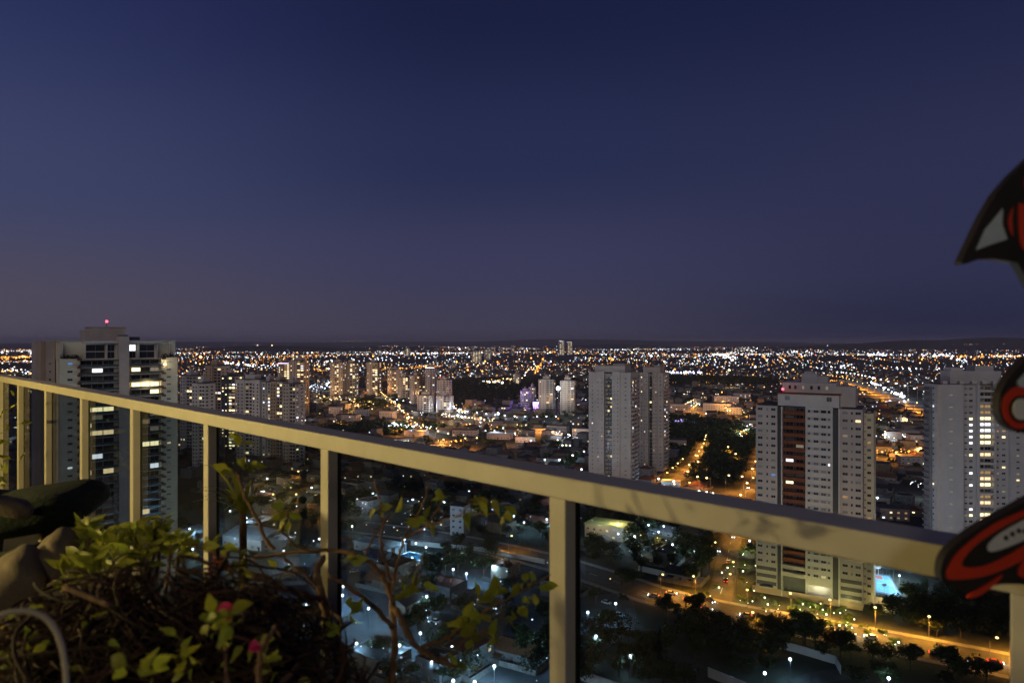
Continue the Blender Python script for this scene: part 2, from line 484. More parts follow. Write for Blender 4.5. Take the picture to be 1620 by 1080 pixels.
# --- left tower behind the rail
def tower_left():
    a = at(95, 605, 258)
    T = Tower('balcony_tower', 'beige tower with stacked balconies and a red beacon, beside the rail end', (a.x, a.y), R(43.5), seed=9)
    BLOCK.append((-165, 285, 38))
    FH = 3.05; top = 105.3; NF = 33
    W_ = 41.8
    T.block('wall', 0, 6.5, 0, 22, 0, top-7.2, M_plaster_olive)
    T.block('wall', W_-6.4, W_, 0, 22, 0, top-7.2, M_plaster_olive)
    T.block('wall', 6.5, W_-6.4, 2.2, 22, 0, top-7.2, M_plaster_olive)
    T.block('wall', -.2, W_+.2, 3.6, 22, top-7.2, top-.4, M_plaster_olive)
    T.block('pier', 19.8, 23.4, -.6, 3.8, 0, top+1.8, M_plaster_beige)
    T.block('pier_cap', 20.1, 23.1, -.3, 3.4, top+1.8, top+2.3, M_darkstrip)
    T.block('roof', -.6, 8.1, 3.3, 22.4, top-.4, top+.2, M_plaster_beige)
    T.block('roof', W_-6.0, W_+.5, 3.3, 22.4, top-.4, top+.2, M_plaster_beige)
    T.block('canopy', 8.1, 19.8, .9, 22, top-1.0, top-.1, M_plaster_white)
    T.block('canopy', 23.4, W_-6.0, .9, 22, top-1.0, top-.1, M_plaster_white)
    T.block('plant_room', 11.5, 23.5, 5, 16, top+.2, top+5.2, M_plaster_beige)
    T.block('plant_room', 9.4, 11.5, 6, 15, top+.2, top+4.2, M_plaster_beige)
    T.block('plant_room_roof', 11.2, 23.8, 4.7, 16.3, top+5.2, top+5.5, M_plaster_tan)
    T.block('tank', 25.8, 29, 6, 10, top+.2, top+1.6, M_darkstrip)
    # side wings towards the left
    T.block('wing', -3.6, 0, 9, 22, 0, top-.2, M_plaster_tan)
    T.block('wing', -5.4, -3.6, 16, 24, 0, top-.3, M_plaster_beige)
    T.block('wing_pier', -3.0, -.4, 7.2, 9, 0, top-.25, M_plaster_beige)
    # penthouse front: duplex windows
    for x0, x1, cells in ((9.2, 19.8, ((12.4, 6.6), (17.8, 2.6))), (24.6, 28.0, ((25.6, 2.4),)), (28.2, 35, ((31.0, 5.6),))):
        for cx, w_ in cells:
            for zz in (0, 1):
                hh = 2.6
                T.win('f', cx, 3.6, top-7.0+zz*2.8, w_, hh, 0, pane=L_win[1] if (cx == 25.6 and zz == 1) else M_glass)
    for x in (.9, 15.9, 19.3, 23.5, 27.4, W_-7.4, W_-2.6): T.block('column', x, x+.45, 2.2, 3.6, top-7.2, top-1.0, M_plaster_white)
    T.block('terrace', -.4, 6.6, .0, 3.6, top-7.2, top-6.9, M_plaster_white)
    T.block('terrace', W_-6.5, W_+.3, .0, 3.6, top-7.2, top-6.9, M_plaster_white)
    M_hedge = leafmat('terrace_plants', (.05, .07, .03))
    for x in (1.2, 3.0, 4.6, 5.8, W_-5, W_-3.4, W_-2):
        b = MB(); r_ = random.Random(int(x*10))
        for i in range(60):
            p = Vector((x+r_.gauss(0, .6), 1.0+r_.gauss(0, .4), top-6.9+abs(r_.gauss(.5, .5)))); d = Vector((r_.gauss(0, 1), r_.gauss(0, 1), r_.gauss(0, 1))).normalized()*.3; e_ = d.orthogonal()*.6
            b.quad(p-d, p+e_, p+d, p-e_)
        tag(b.build('terrace_planting', M_hedge, T.o), kind='stuff')
    for k in range(NF):
        z = top-7.2-FH*(k+1)
        if z < 3: break
        for x0, x1 in ((5.6, 19.8), (23.4, W_-5.4)):
            T.block('balcony_slab', x0, x1, -.9, 2.2, z+FH-.22, z+FH, M_taupe)
            T.block('balcony_rail', x0+.2, x1-.2, -.8, -.72, z+.0, z+.95, M_parapet)
            special = {(1, 0): 1, (3, 1): 2, (6, 0): 2, (9, 0): 0, (11, 1): 2, (12, 0): 1}.get((k, 0 if x0 < 20 else 1))
            nn = 3
            for i in range(nn):
                cx = x0+1.4+(x1-x0-2.6)*(i+.5)/nn
                if special is not None and (special != 1 or i == 1): pn = L_win[2 if special == 2 else special]
                else: pn = None
                T.win('f', cx, 2.2, z+.1, (x1-x0-3)/nn, 2.3, .10, pane=pn)
        for x, sd in ((5.6, 1), (W_-6.2, 1)):
            T.block('planter', x-.2, x+1.3, -1.3, -.9, z+FH-.5, z+FH+.3, M_brown)
        T.win('f', 3.2, 0, z+1.0, 1.7, .9, .06, pane=L_win[5] if k == 0 else None)
        T.win('f', W_-3.4, 0, z+1.0, 1.6, .7, .08)
        if k % 1 == 0: T.win('f', -2.0, 7.2, z+1.0, .8, .9, .02)
    T.block('wall_lamp', W_-5.6, W_-5.1, -1.0, -.6, top-10.4, top-9.6, emit('balcony_lamp', (1, .86, .5), 25))
    lamp((W_-5.3, -1.6, top-10), (1, .82, .5), 260, .2, T.o)
    z4 = top-7.2-FH*4
    lamp((30.0, -1.8, z4+2.2), (1, .74, .35), 700, .4, T.o)
    beacon(T, 17.6, 9, top+5.5, 2.0)
    T.finish()
tower_left()

# --- twin towers in the centre
def twin(name, label, loc, rz, Wd, Dp, top, seed, cols):
    T = Tower(name, label, loc, rz, seed=seed)
    FH = 2.95; NF = int((top-4)/FH)
    a, c = Wd*.36, Wd*.58
    T.block('wall', 0, a, 0, Dp, 0, top, M_taupe)
    T.block('wall', a, c, 4.0, Dp, 0, top-1, M_plaster_grey)
    T.block('wall', c, Wd, .3, Dp, 0, top, M_taupe)
    T.block('pier', a*.52, a+.6, -1.0, 0, 0, top+.4, M_taupe)
    T.block('pier', c-.4, c+(Wd-c)*.42, -.8, .3, 0, top+.4, M_taupe)
    T.block('parapet', -.3, Wd+.3, -.2, Dp+.2, top, top+.6, M_taupe) if False else None
    T.block('crown', Wd*.12, Wd*.84, 3, Dp-3, top, top+4.4, M_taupe)
    T.block('crown_roof', Wd*.10, Wd*.86, 2.6, Dp-2.6, top+4.4, top+4.8, M_plaster_tan)
    T.block('lift_house', Wd*.55, Wd*.8, 6, Dp-5, top+4.8, top+6.0, M_plaster_grey)
    for k in range(NF):
        z = 3.5+k*FH
        for u, v, w_ in ((a*.25, 0, 1.0), (a*.66, -1.0, .8), (a*.92, -1.0, .8), (c+(Wd-c)*.1, -.8, .8), (c+(Wd-c)*.3, -.8, .8), (c+(Wd-c)*.72, .3, 1.4)):
            if T.r.random() < .82: T.win('f', u, v, z+1.0, w_, .9, .10)
        # balconies in the recess and on the right side
        T.block('balcony', a+.7, c-.5, 2.6, 4.0, z-.1, z+.75, M_parapet)
        T.win('f', (a+c)/2-.8, 4.0, z+.8, 1.5, 1.5, .28); T.win('f', (a+c)/2+1.2, 4.0, z+.8, 1.3, 1.5, .28)
        T.block('balcony', Wd, Wd+1.5, Dp*.12, Dp*.86, z-.15, z+.85, M_plaster_grey)
        T.win('r', Wd, Dp*.3, z+.9, 3.0, 1.6, .22); T.win('r', Wd, Dp*.65, z+.9, 3.0, 1.6, .22)
    T.finish()
    x, y = loc[0]+math.cos(rz)*Wd/2-math.sin(rz)*Dp/2, loc[1]+math.sin(rz)*Wd/2+math.cos(rz)*Dp/2
    BLOCK.append((x, y, Wd*.68))
twin('beige_tower', 'beige tower of the central pair, the nearer and wider one', (55.4, 493), R(-25), 30.8, 22, 83.0, 3, 3)
twin('beige_tower', 'beige tower of the central pair, half hidden behind the wider one', (104.5, 560), R(-25), 19.5, 21, 79.5, 4, 3)

# --- grey tower at the right edge
def tower_grey():
    a = at(1484, 700, 337)
    T = Tower('grey_tower', 'grey tower with many lit flats behind the painted ornament', (a.x, a.y), R(-3), seed=21)
    BLOCK.append((238, 352, 38))
    FH = 2.98; top = 83.7; NF = 26
    T.block('wall', 0, 12.2, 0, 12.5, 0, top, M_plaster_grey)
    T.block('edge_strip', -.25, 1.6, -.12, 0, 0, top, M_plaster_beige)
    T.block('wall', 12.2, 20.2, 1.6, 12.5, 0, top, M_plaster_grey)
    T.block('wall', 20.2, 27.0, 2.6, 12.5, 0, top, M_plaster_white)
    T.block('wall', 27.0, 34.5, 1.2, 12.5, 0, top, M_plaster_grey)
    T.block('wall', 34.5, 46, 0, 12.5, 0, top, M_plaster_grey)
    T.block('fin', 19.0, 20.2, .2, 1.6, 0, top+.3, M_plaster_grey); T.block('fin', 27, 28.0, .2, 1.2, 0, top+.3, M_plaster_grey)
    T.block('roof', .4, 45.6, .6, 12, top, top+.3, M_roof)
    T.block('crown', 7.5, 32, 3, 11.5, top+.3, top+6.6, M_plaster_grey)
    T.block('crown', 20, 29, 4, 11, top+6.6, top+9.2, M_plaster_grey)
    T.block('crown', 9, 15, 5, 11, top+6.6, top+8.2, M_plaster_white)
    for x in (3, 11, 17, 22, 27): T.block('roof_unit', x, x+2.2, 1.2, 3.2, top+.3, top+1.7, M_plaster_white)
    T.block('side_wing', -1.2, 0, 5, 10.5, 0, top-1.5, M_plaster_shaded)  # side in shade, darkened by its material colour
    lits = {'a': {6: 1, 7: 1, 8: 1, 9: 1, 11: 2, 14: 1, 16: 1, 20: 1, 21: 2, 24: 1, 5: 2}, 'b': {3: 3, 4: 3, 5: 2, 6: 1, 7: 1, 8: 2, 9: 2, 11: 0, 14: 3, 15: 0, 16: 2, 18: 3, 19: 0, 21: 2, 22: 0, 23: 0}}
    for k in range(NF):
        z = top-3.4-k*FH
        T.win('f', 6.2, 0, z+.9, 1.7, .8, .0, pane=L_win[4] if k % 2 else M_frame)
        la = lits['a'].get(k); lb = lits['b'].get(k)
        T.win('f', 14.2, 1.6, z+.9, 1.4, .9, .1); T.win('f', 16.6, 1.6, z+.7, 1.8, 1.3, .05, pane=L_win[la] if la is not None else None)
        T.block('balcony', 20.4, 26.8, .4, 2.6, z-.15, z+.75, M_plaster_white)
        for x in (21.9, 25.2): T.win('f', x, 2.6, z+.75, 3.0, 1.6, .12, pane=L_win[lb] if lb is not None else None)
        T.win('f', 29.2, 1.2, z+.9, 1.1, 1.0, .25); T.win('f', 32.0, 1.2, z+.9, 1.8, 1.1, .25)
        T.win('f', 38, 0, z+.9, 1.6, 1.0, .25); T.win('f', 42, 0, z+.9, 1.6, 1.0, .25)
        T.win('l', 0, 4, z+.9, 1.4, 1.0, .12)
        T.block('balcony', -2.3, -1.2, 5.5, 10.0, z-.15, z+.7, M_plaster_shaded)
    T.finish()
tower_grey()

# --- towers of the middle distance: each a thing, their tiny windows joined
def far_tower(px0, px1, ptop, Y, label, wallm=None, lit=.12, depth=16, rz=None, crown=True, seed=1, style=0, name='city_tower', dim=False, strip=None):
    z1 = CAMZ-(ptop-540)/F*Y
    a = -25 if rz is None else rz
    c_, s_ = math.cos(R(a)), math.sin(R(a))
    xl = (px0-810)/F*Y
    k = (px1-810)/F
    # front plus right side fill px0..px1
    Wd = (k*Y-xl+(-depth*.0))/(c_-k*s_) if a <= 0 else ((px1-px0)/F*Y)/c_
    if a <= 0:
        Wd = max(8, Wd-depth*.35*abs(s_))
    gz = float(height(xl, Y))
    T = Tower(name, label, (xl, Y, gz), R(a), seed=seed)
    r_ = T.r; top = z1-gz; FH = 3.0; NF = int((top-3)/FH)
    wm = wallm or M_plaster_beige
    w2 = r_.choice([M_plaster_grey, M_plaster_tan, M_plaster_white])
    ncol = max(2, int(Wd/8)); cw = Wd/ncol
    dark, lits, slabs = MB(), {}, MB()
    for i in range(ncol):
        rec = (i % 2 == 1)
        y0 = 1.6 if rec else 0
        T.block('wall', i*cw, (i+1)*cw, y0, depth, 0, top-(.4 if rec else 0), w2 if (rec and style == 0) else wm)
        for f in range(NF):
            z = 3+f*FH+.9
            if rec and style != 2: slabs.box(i*cw+.1, (i+1)*cw-.1, .2, y0, z-1.0, z-.1)
            for j in range(2 if cw > 5 else 1):
                u = i*cw+cw*((j+.5)/(2 if cw > 5 else 1))
                ww = cw*.36 if rec else 1.3
                hh = 1.5 if rec else 1.1
                tgt = dark
                if r_.random() < lit*(1.5 if rec else .7):
                    tgt = lits.setdefault(r_.choice([0, 0, 1, 2, 2, 3, 4]), MB())
                tgt.box(u-ww/2, u+ww/2, y0-.12, y0+.02, z, z+hh)
    # the side face in view
    for f in range(NF):
        z = 3+f*FH+.9
        for j in range(2):
            v = depth*(.3+.4*j)
            tgt = dark if r_.random() > lit else lits.setdefault(r_.choice([0, 1, 2, 3]), MB())
            tgt.box(Wd-.02, Wd+.12, v-1.2, v+1.2, z, z+1.2)
    if dark.v: tag(dark.build('window_rows', M_glass, T.o), kind='stuff')
    for q, mb in lits.items(): tag(mb.build('lit_window_rows', L_win[q], T.o), kind='stuff')
    if slabs.v: tag(slabs.build('balcony_rows', wm, T.o), kind='stuff')
    T.block('roof', -.2, Wd+.2, -.2, depth+.2, top, top+.6, M_roof)
    if crown:
        x0 = Wd*r_.uniform(.2, .35); x1 = Wd*r_.uniform(.65, .8)
        T.block('crown', x0, x1, 3, depth-3, top+.6, top+r_.uniform(3, 5), wm)
        T.block('lift_house', x0+(x1-x0)*.3, x0+(x1-x0)*.6, 5, depth-6, top+2.5, top+6.4, w2)
    if strip:
        b = MB(); b.box(-.25, Wd+.25, -.25, -.2, top-.7, top-.2); b.build('light_strip', emit('strip_'+label[:6], strip, 5), T.o)
    BLOCK.append((xl+c_*Wd/2-s_*depth/2, Y+s_*Wd/2+c_*depth/2, max(Wd, depth)*.62))
    return T
FT = [
 (285, 304, 594, 640, 'dark narrow tower just beside the beige tower with the red beacon', M_plaster_grey, .18, 0),
 (304, 324, 606, 560, 'low grey tower standing in front of the tall tan tower', M_plaster_white, .05, 2),
 (324, 350, 578, 700, 'tall tan tower with one plain flank, second from the beacon tower', M_plaster_tan, .08, 0),
 (350, 372, 595, 640, 'dark tower with rows of pale lit flats', M_darkstrip, .5, 0),
 (374, 413, 600, 600, 'pale grey tower with a wide textured flank', M_plaster_white, .05, 2),
 (414, 428, 604, 590, 'slim tower with a column of bright stairwell windows', M_plaster_grey, .5, 0),
 (428, 447, 603, 585, 'brown slab tower in front of the lit office tower', M_plaster_tan, .08, 0),
 (448, 468, 607, 580, 'brown grey slab tower at the right of its row, above the rail', M_plaster_beige, .10, 0),
 (440, 458, 574, 980, 'office tower with glowing golden floors', M_plaster_tan, .85, 0),
 (458, 481, 570, 960, 'tall pale tower rising behind the golden office tower', M_plaster_beige, .16, 0),
 (522, 543, 573, 1250, 'beige tower, first of the row beyond the dark park', M_plaster_beige, .22, 0),
 (545, 562, 574, 1270, 'beige tower, second of the row beyond the dark park', M_plaster_beige, .3, 0),
 (580, 598, 573, 1240, 'lone beige tower with bright windows beside the green roofed hall', M_plaster_beige, .3, 0),
 (613, 634, 584, 1350, 'dim tower far behind the market street', M_plaster_grey, .3, 0),
 (629, 646, 597, 1160, 'pale tower at the top of the market street', M_plaster_beige, .25, 0),
 (648, 664, 594, 1130, 'reddish beige tower, third from the lilac pair', M_plaster_beige, .14, 0),
 (662, 676, 598, 1160, 'slim beige tower tucked behind the lilac pair', M_plaster_tan, .1, 0),
 (673, 688, 581, 1120, 'tall lilac grey tower with a glowing cap', M_plaster_grey, .1, 2),
 (691, 711, 601, 1060, 'lilac grey tower with two plain piers', M_plaster_grey, .12, 2),
 (660, 680, 625, 1010, 'short pale twin-pier block below the lilac towers', M_plaster_white, .1, 2),
 (690, 713, 626, 1000, 'low lilac block with a bright lit stair core', M_plaster_grey, .25, 2),
 (852, 876, 600, 985, 'pale tower on the near side of the white floodlight', M_plaster_beige, .1, 0),
 (886, 909, 602, 975, 'pale tower on the far side of the white floodlight', M_plaster_beige, .1, 0),
 (812, 822, 591, 1500, 'small tower among the orange lit slope', M_plaster_grey, .35, 0),
 (823, 836, 618, 1080, 'dim grey block beside the violet lit building', M_plaster_grey, .2, 2),
 (836, 846, 612, 1150, 'grey block rising behind the violet lit building', M_plaster_grey, .3, 0),
 (884, 892, 539, 5200, 'left one of two far lit towers on the skyline', M_plaster_white, .45, 0),
 (897, 905, 541, 5300, 'right one of two far lit towers on the skyline', M_plaster_white, .4, 0),
 (766, 776, 553, 4200, 'broad dark slab on the skyline beside the far avenue', M_plaster_grey, .3, 0),
 (641, 648, 551, 4600, 'pale cylinder-like block on the far skyline', M_plaster_white, .4, 0),
 (746, 760, 556, 3900, 'wide lit block far behind the wooded slope', M_plaster_grey, .5, 0),
 (808, 813, 546, 5000, 'thin dark tower on the far skyline', M_plaster_grey, .2, 0),
]
for i, (p0, p1, pt, Y, lb, wm, lit, st) in enumerate(FT):
    far_tower(p0, p1, pt, Y, lb, wm, lit, seed=100+i, style=st, depth=14 if Y < 2000 else 24, rz=-24+(i*7) % 12,
              strip={17: (1, .9, .8), 8: (.7, .6, 1), 26: (.8, .9, 1), 27: (.8, .9, 1)}.get(i))
# violet lit building
T = far_tower(843, 862, 636, 1040, 'low building washed in violet light in the valley', M_plaster_white, .1, seed=77, crown=False, style=2, name='violet_building')
lamp((6, -7, 14), (.28, .16, 1), 60000, 1.5, T.o); lamp((14, -7, 14), (.28, .16, 1), 60000, 1.5, T.o)
# ------------------------------------------------------------------ labels that point: nearest landmark and rank
LANDMARKS = [('the tower with red-brown balconies', (115, 285)), ('the blue sports court', px2g(1395, 925)), ('the wide beige tower', (72, 490)),
             ('the grey tower', (225, 345)), ('the beacon tower', (-160, 285)), ('the pale roofed clubhouse', px2g(370, 842)), ('the swimming pool', px2g(655, 878)),
             ('the orange road junction', px2g(1110, 962)), ('the dark wooded slope', px2g(1120, 690)), ('the green roofed hall', px2g(945, 830)),
             ('the slim grey block', px2g(722, 835)), ('the market street', px2g(655, 674)), ('the round orange park', px2g(1094, 652)),
             ('the white floodlight', px2g(883, 640)), ('the brown slab tower', (-205, 585)), ('the sodium lamp by the bend', px2g(1566, 1040)),
             ('the bottom of the middle glass pane', px2g(700, 1040)), ('the walled garden', px2g(1270, 1050)), ('the golden office tower', (-330, 980)),
             ('the highway', px2g(1410, 627)), ('the shopping street', px2g(740, 661))]
_o = 'first second third fourth fifth sixth seventh eighth ninth tenth eleventh twelfth thirteenth fourteenth fifteenth sixteenth seventeenth eighteenth nineteenth'.split()
_t = {20: 'twenty', 30: 'thirty', 40: 'forty', 50: 'fifty'}; _te = {20: 'twentieth', 30: 'thirtieth', 40: 'fortieth', 50: 'fiftieth'}
def ordinal(k):
    if k == 1: return 'nearest'
    if k < 20: return _o[k-1]+' nearest'
    return (_te[k] if k % 10 == 0 else _t[k//10*10]+'-'+_o[k % 10-1])+' nearest'
REG = {}
def reg(cat, o, x, y, desc, group):
    REG.setdefault(cat, []).append((o, x, y, desc, group)); o['category'] = cat; o['group'] = group
def finish_labels():
    for cat, items in REG.items():
        cells = {}
        for it in items:
            d = [(math.hypot(it[1]-q[0], it[2]-q[1]), nm) for nm, q in LANDMARKS]
            dd, nm = min(d); cells.setdefault(nm, []).append((dd, it))
        for nm, lst in cells.items():
            lst.sort(key=lambda t: t[0])
            cnt = {}
            for dd, it in lst:
                k = cnt.get(it[3], 0); cnt[it[3]] = k+1
                it[0]['label'] = f"{it[3]}, {ordinal(k+1)} to {nm}"

# ------------------------------------------------------------------ trees
M_leaf = leafmat('tree_foliage', (.045, .06, .022), trans=.2, objvar=.35, scale=.6)
M_bark = mat('tree_bark', (.10, .07, .045), rough=.9, var=.4, scale=3)
def crown_mesh(seed, n=900, leaf=.42, lobes=7, flat=.8):
    r = random.Random(seed); b = MB()
    cs = [(Vector((r.gauss(0, 1.2), r.gauss(0, 1.2), r.uniform(-1.0, 1.6)*flat)), r.uniform(1.0, 1.9)) for _ in range(lobes)]
    for i in range(n):
        c, R_ = r.choice(cs)
        d = Vector((r.gauss(0, 1), r.gauss(0, 1), r.gauss(0, 1))).normalized()
        p = c+d*R_*(r.random()**.35)*Vector((1, 1, flat)).length/1.6
        t = Vector((r.gauss(0, 1), r.gauss(0, 1), r.gauss(0, .6))).normalized()*leaf*r.uniform(.6, 1.3)
        u = t.cross(d); u = (u.normalized() if u.length > .01 else t.orthogonal().normalized())*leaf*.5
        b.quad(p-t, p+u, p+t, p-u)
    return b.mesh('crown', M_leaf)
def trunk_mesh(seed):
    r = random.Random(seed); b = MB()
    b.tube([(0, 0, 0), (.05, .03, 1.4), (-.03, .08, 3.2), (.1, 0, 4.6)], [.24, .18, .14, .07], 6)
    for i in range(4):
        a = r.uniform(0, 6.3); z = r.uniform(2.0, 3.4)
        b.tube([(0, 0, z), (math.cos(a)*.9, math.sin(a)*.9, z+.9), (math.cos(a)*1.6, math.sin(a)*1.6, z+1.9)], [.1, .07, .03], 4)
    return b.mesh('trunk', M_bark)
CROWNS = [crown_mesh(s) for s in (1, 2, 3, 4, 5)]
TRUNKS = [trunk_mesh(s) for s in (1, 2, 3)]
def tree(x, y, s=1.0, name='tree', desc=None, group='trees among the houses'):
    o = empty(name, (x, y, 0), rng.uniform(0, 6.3)); o.scale = (s*rng.uniform(.85, 1.2), s*rng.uniform(.85, 1.2), s*rng.uniform(.8, 1.15))
    link('crown', rng.choice(CROWNS), o, (0, 0, 4.6), rng.uniform(0, 6.3)); link('trunk', rng.choice(TRUNKS), o)
    d = desc or ('tall dark tree' if s > 1.25 else 'small dark tree' if s < .75 else 'dark bushy tree')
    reg('tree', o, x, y, d, group)
    return o

# ------------------------------------------------------------------ street lamps
def glow_globe(name, col, k):
    return emit(name, col, k)
E_led = emit('lamp_led', (.86, .94, 1.0), 10); E_sod = emit('lamp_sodium', (1.0, .62, .2), 9); E_warm = emit('lamp_warm', (1, .84, .5), 9); E_violet = emit('lamp_violet', (.55, .5, 1), 7)
M_pole = mat('lamp_pole_paint', (.22, .22, .22), rough=.5, var=.2, scale=2, metal=.4)
def pole_mesh(h, arm):
    b = MB(); b.tube([(0, 0, 0), (0, 0, .3), (0, 0, h)], [.14, .1, .06], 6)
    if arm: b.tube([(0, 0, h), (arm*.4, 0, h+.35), (arm, 0, h+.4)], [.06, .05, .04], 6)
    b.box(-.2, .2, -.2, .2, 0, .12)
    return b.mesh('pole', M_pole)
POLE_G, POLE_A = pole_mesh(6.2, 0), pole_mesh(8.6, 1.8)
def head_mesh(kind, m):
    b = MB()
    if kind == 'globe': b.ball((0, 0, 6.6), .5, 0, 10, 7)
    else: b.ball((1.9, 0, 8.85), .5, 0, 10, 7, .7)
    return b.mesh('lamp_head', m, True)
HEADS = {('globe', 'led'): head_mesh('globe', E_led), ('arm', 'led'): head_mesh('arm', E_led), ('arm', 'sod'): head_mesh('arm', E_sod), ('globe', 'warm'): head_mesh('globe', E_warm),
         ('globe', 'violet'): head_mesh('globe', E_violet), ('arm', 'warm'): head_mesh('arm', E_warm), ('globe', 'sod'): head_mesh('globe', E_sod)}
LCOL = {'led': (.40, .70, 1.0), 'sod': SOD, 'warm': (1, .74, .34), 'violet': (.5, .45, 1)}
LNAME = {'led': 'white', 'sod': 'orange', 'warm': 'yellowish', 'violet': 'violet'}
NL = 0
LAMPS = []
def street_lamp(x, y, kind='globe', col='led', power=1500, rz=None, group='street lamps of the near blocks', s=1.0, light=True):
    global NL
    z = float(height(x, y))
    o = empty('street_lamp', (x, y, z), rng.uniform(0, 6.3) if rz is None else rz); o.scale = (s, s, s if kind == 'arm' else 1.0)
    link('pole', POLE_A if kind == 'arm' else POLE_G, o); link('lamp_head', HEADS[(kind, col)], o)
    if light:
        NL += 1
        lamp((1.9, 0, 8.2) if kind == 'arm' else (0, 0, 5.9), LCOL[col], power*rng.uniform(.7, 1.3), .3, o, 'SPOT' if kind == 'arm' else 'POINT')
    LAMPS.append((x, y))
    reg('street lamp', o, x, y, f"{LNAME[col]} {'arm' if kind == 'arm' else 'globe'} street lamp", group)
    return o
def near_lamp(x, y, d): return any((x-a)**2+(y-c)**2 < d*d for a, c in LAMPS)
W_PX = [(658,859),(674,865),(640,853),(703,794),(653,790),(742,777),(813,816),(829,826),(865,821),(738,907),(780,895),(717,900),(675,943),(665,1001),(715,1023),(683,1047),(782,1053),
        (632,1020),(751,1078),(717,1076),(856,1013),(652,883),(364,808),(390,819),(423,757),(417,777),(493,771),(505,852),(458,891),(449,871),(557,832),(590,780),(583,962),(485,956),(543,927),
        (542,941),(564,1017),(1026,830),(1050,832),(1042,841),(1004,848),(978,844),(1064,861),(1098,872),(974,954),(930,968),(943,1006),(998,1036),(1250,1042),(1210,1064),(1186,855),(1406,1072),
        (300,836),(330,880),(250,800),(305,868),(215,740),(160,740),(914,692),(906,696),(924,714),(906,720),(885,727),(862,727),(840,697),(796,677),(717,709),(1084,699),(1075,639),(890,704),(868,742),
        (920,742),(700,664),(760,668),(1042,757),(1066,761),(1106,776),(1118,778),(1128,780),(1388,787),(1395,860),(1440,900)]
O_PX = [(804,848),(474,750),(471,787),(1045,906),(1137,859),(1566,1006),(1108,726),(1100,735),(1106,759),(1094,740),(1084,752),(1176,770),(1189,746),(1170,788),(1180,760),(1192,735),(1148,758),(1124,762),(1182,930),(1195,966),
        (430,790),(510,800),(700,700),(733,697),(612,634),(640,656),(655,672),(665,680),(300,690),(240,730),(1150,712),(1160,722)]
for p in W_PX:
    x, y = px2g(p[0], p[1], 6.6); near = p[1] > 790
    street_lamp(x, y, 'globe', 'led', ((9500 if p[1] > 880 else 5200) if p[0] < 900 else 3200) if near else 1500, s=1.0 if near else 1.35)
for p in O_PX:
    x, y = px2g(p[0], p[1], 8.8); street_lamp(x, y, 'arm', 'sod', 14000, s=1.0 if p[1] > 790 else 1.3)
x, y = px2g(779, 806, 6.6); street_lamp(x, y, 'globe', 'violet', 2500, s=1.3)
def line_lamps(name, step, side, kind, col, power, s=1.0, i0=0, light=1, group=None, pxmin=-9999):
    pts = [q for q in ROADS if q[2] == name][0]
    d = densify([tuple(p) for p in pts[0]], step); o = offset(d, side*(pts[1]+.8))
    for i, p in enumerate(o):
        if g2px(p[0], max(1, p[1]))[0] < pxmin or i < i0 or near_lamp(p[0], p[1], step*.5): continue
        dx, dy = d[i][0]-p[0], d[i][1]-p[1]
        street_lamp(p[0], p[1], kind, col, power, math.atan2(dy, dx), group or 'lamps along the '+name.replace('_', ' '), s, light=(i % light == 0))
line_lamps('avenue', 24, 1, 'arm', 'sod', 62000, pxmin=1015)
line_lamps('side_street', 26, -1, 'arm', 'sod', 24000)
line_lamps('cross_street', 22, 1, 'arm', 'sod', 26000)
line_lamps('hill_street', 20, -1, 'arm', 'sod', 26000)
line_lamps('hill_street', 26, 1, 'arm', 'sod', 20000)
line_lamps('highway', 42, -1, 'arm', 'led', 16000, 2.6)
line_lamps('highway', 60, 1, 'arm', 'sod', 210000, 1.6)
line_lamps('market_street', 26, 1, 'arm', 'sod', 7000, 1.4)
line_lamps('shopping_street', 22, 1, 'globe', 'led', 1300, 1.7)
line_lamps('park_ring', 24, -1, 'arm', 'sod', 40000, 1.4)
line_lamps('lower_street', 40, 1, 'globe', 'led', 2000)
# one tall floodlight mast between two pale towers
def floodlight(px, py, Y):
    p = at(px, py, Y)
    o = empty('floodlight_mast', (p.x, p.y, 0), 0, 'very bright white floodlight mast between two pale towers', 'floodlight')
    b = MB(); b.tube([(0, 0, 0), (0, 0, p.z)], [.35, .2], 8); b.build('mast', M_pole, o)
    b = MB(); b.ball((0, -1, p.z), 2.6, 0, 12, 8); b.build('lamp_head', emit('flood_white', (.9, 1, .98), 16), o, True)
    lamp((0, -5, p.z), (.8, .95, 1), 26000, 2, o)
floodlight(883, 614, 960)

